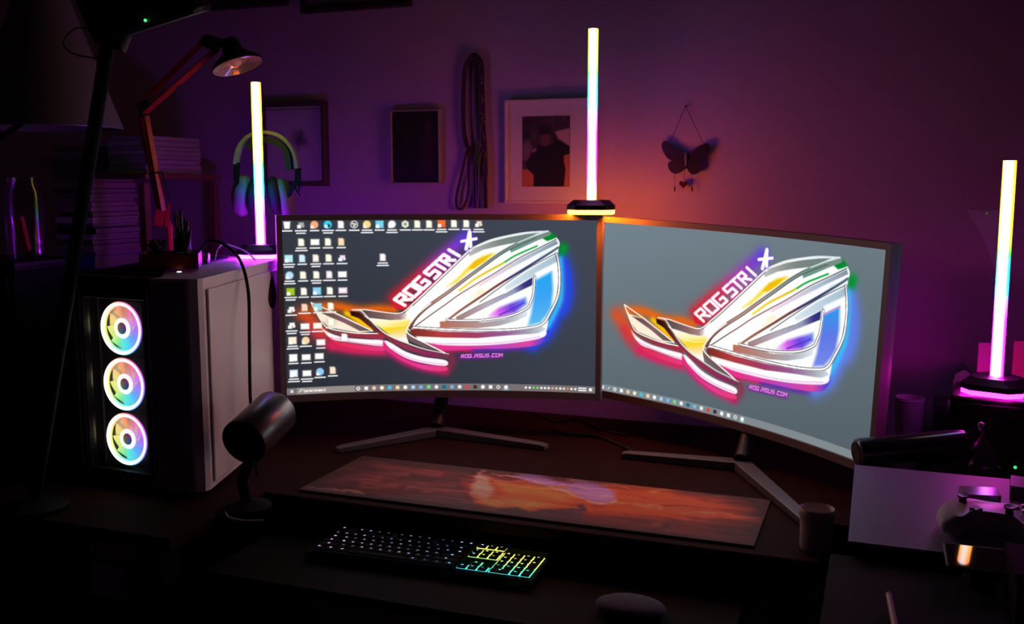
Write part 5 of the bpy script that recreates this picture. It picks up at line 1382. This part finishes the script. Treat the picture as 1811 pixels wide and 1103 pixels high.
def crumple(name, label, c, r, m, seed):
    rr = random.Random(seed); mb = MB(); n, k = 12, 8; vs = []
    for j in range(k + 1):
        for i in range(n):
            a = 2 * math.pi * i / n; q = math.pi * j / k; s = .72 + .4 * rr.random()
            vs.append((c[0] + r[0] * s * math.cos(a) * max(.02, math.sin(q)), c[1] + r[1] * s * math.sin(a) * max(.02, math.sin(q)), c[2] - r[2] * math.cos(q) * (.85 + .15 * rr.random())))
    mb.add(vs, MB._rings(k + 1, n)); return tag(mb.build(name, m), label, 'paper')
tp = oy(1712, 690, 2.05)
tis = thing('tissue_box', 'dark tissue box behind the black speaker box at the right', 'box', (tp.x, 2.07, DESK_Z), ANG)
TI = frame((tp.x, 2.07, DESK_Z + .0005), ANG); tz = oy(1712, 715, 2.05).z - DESK_Z
MB().at(TI).box(-.055, .055, -.055, .055, 0, tz, .004).build('box_shell', mat('dark_card', (.06, .04, .055), .6), tis)
MB().at(TI).lathe([(.001, tz + .0002), (.03, tz + .0002), (.028, tz + .002), (.001, tz + .002)], 20).build('opening_ring', PAPER, tis)
crumple('tissue', 'crumpled white tissue lit pink left of the right tower base', (tp.x - .004, 2.065, tz + DESK_Z + .0375), (.024, .02, .035), PAPER, 3)
rb = oy(1707, 775, 1.945)
rbx = thing('snack_box', 'red box with orange mark behind the black cylinder', 'box', (rb.x, 1.95, DESK_Z), ANG)
rz_ = oy(1707, 728, 1.94).z - DESK_Z
RB = frame((rb.x + .004, 1.955, DESK_Z + .0005), ANG)
MB().at(RB).box(-.028, .03, -.014, .014, 0, rz_ - .0, .002).build('carton', mat('red_card', (.42, .04, .05), .5), rbx)
mk = [(-.018, rz_ - .006), (-.010, rz_ - .012), (-.003, rz_ - .005), (-.006, rz_ - .014), (.002, rz_ - .018), (-.008, rz_ - .018), (-.010, rz_ - .028), (-.013, rz_ - .018), (-.021, rz_ - .016), (-.015, rz_ - .013)]
MB().at(RB).loft([[(x, -.0143, z) for x, z in mk], [(x, -.0152, z) for x, z in mk]]).build('printed_mark', mat('orange_ink', (.9, .25, .04), .5), rbx)
MB().at(RB).box(-.024, .027, -.0150, -.0142, rz_ * .30, rz_ * .62).build('printed_band', mat('orange_band', (.7, .12, .04), .5), rbx)
for k in range(3):
    pk = oy(1705, 722, 1.955)
    zz = DESK_Z + rz_ + .001 + .0034 * k
    tag(MB().at(frame((rb.x + .004, 1.955, 0), ANG + .05 * k)).box(-.034, .034, -.02, .02, zz, zz + .003).build('notebook', [PAPER, mat('pink_card', (.7, .35, .5), .6), PAPER][k]),
        ['white card lowest of three on the red box', 'pink card between two white cards on the red box', 'white card topmost of three on the red box'][k], 'card')
cdp = oy(1745, 660, 1.93)
def card(px0, py0, px1, py1, Y, m, label):
    a_, b_ = oy(px0, py0, Y), oy(px1, py1, Y)
    t = thing('greeting_card', label, 'card', (a_.x, Y, DESK_Z))
    MB().box(a_.x, b_.x, Y, Y + .0015, DESK_Z + .0005, a_.z).build('front_leaf', m, t)
    MB().at(Matrix.Translation((a_.x, Y + .002, 0)) @ Matrix.Rotation(.25, 4, 'Z')).box(0, b_.x - a_.x, 0, .0015, DESK_Z + .0005, a_.z).build('rear_leaf', m, t)
card(1732, 606, 1766, 660, 1.96, mat('pink_lit_card', (.6, .3, .42), .6), 'pink-lit card standing behind the right tower base')  # pink light painted into the card's own colour
card(1795, 603, 1835, 660, 1.95, mat('amber_card', (.65, .32, .28), .6), 'amber card cut by the right edge behind the tower')
dk = oy(1645, 742, 1.96)
crumple('pouch', 'dark crumpled pouch between the tumbler and the red box', (dk.x, 2.0, DESK_Z + .0502), (.035, .03, .05), mat('dark_pouch', (.06, .025, .04), .6), 9)['category'] = 'pouch'
# cables in the dark under the monitors
for i, pts in enumerate((((950, 735), (985, 748), (1020, 742), (1060, 760), (1110, 772)), ((975, 760), (1010, 770), (1060, 775), (1120, 800)))):
    pp = [oz(x, y, DESK_Z) + Vector((0, 0, .004)) for x, y in pts]
    tag(MB().tube(spline(pp, 6), .003, 6).build('cable', RUBBER, None, True), ['black cable on the desk between the monitor stands, farther from the viewer', 'black cable on the desk between the monitor stands, nearer the mat'][i], 'cable')
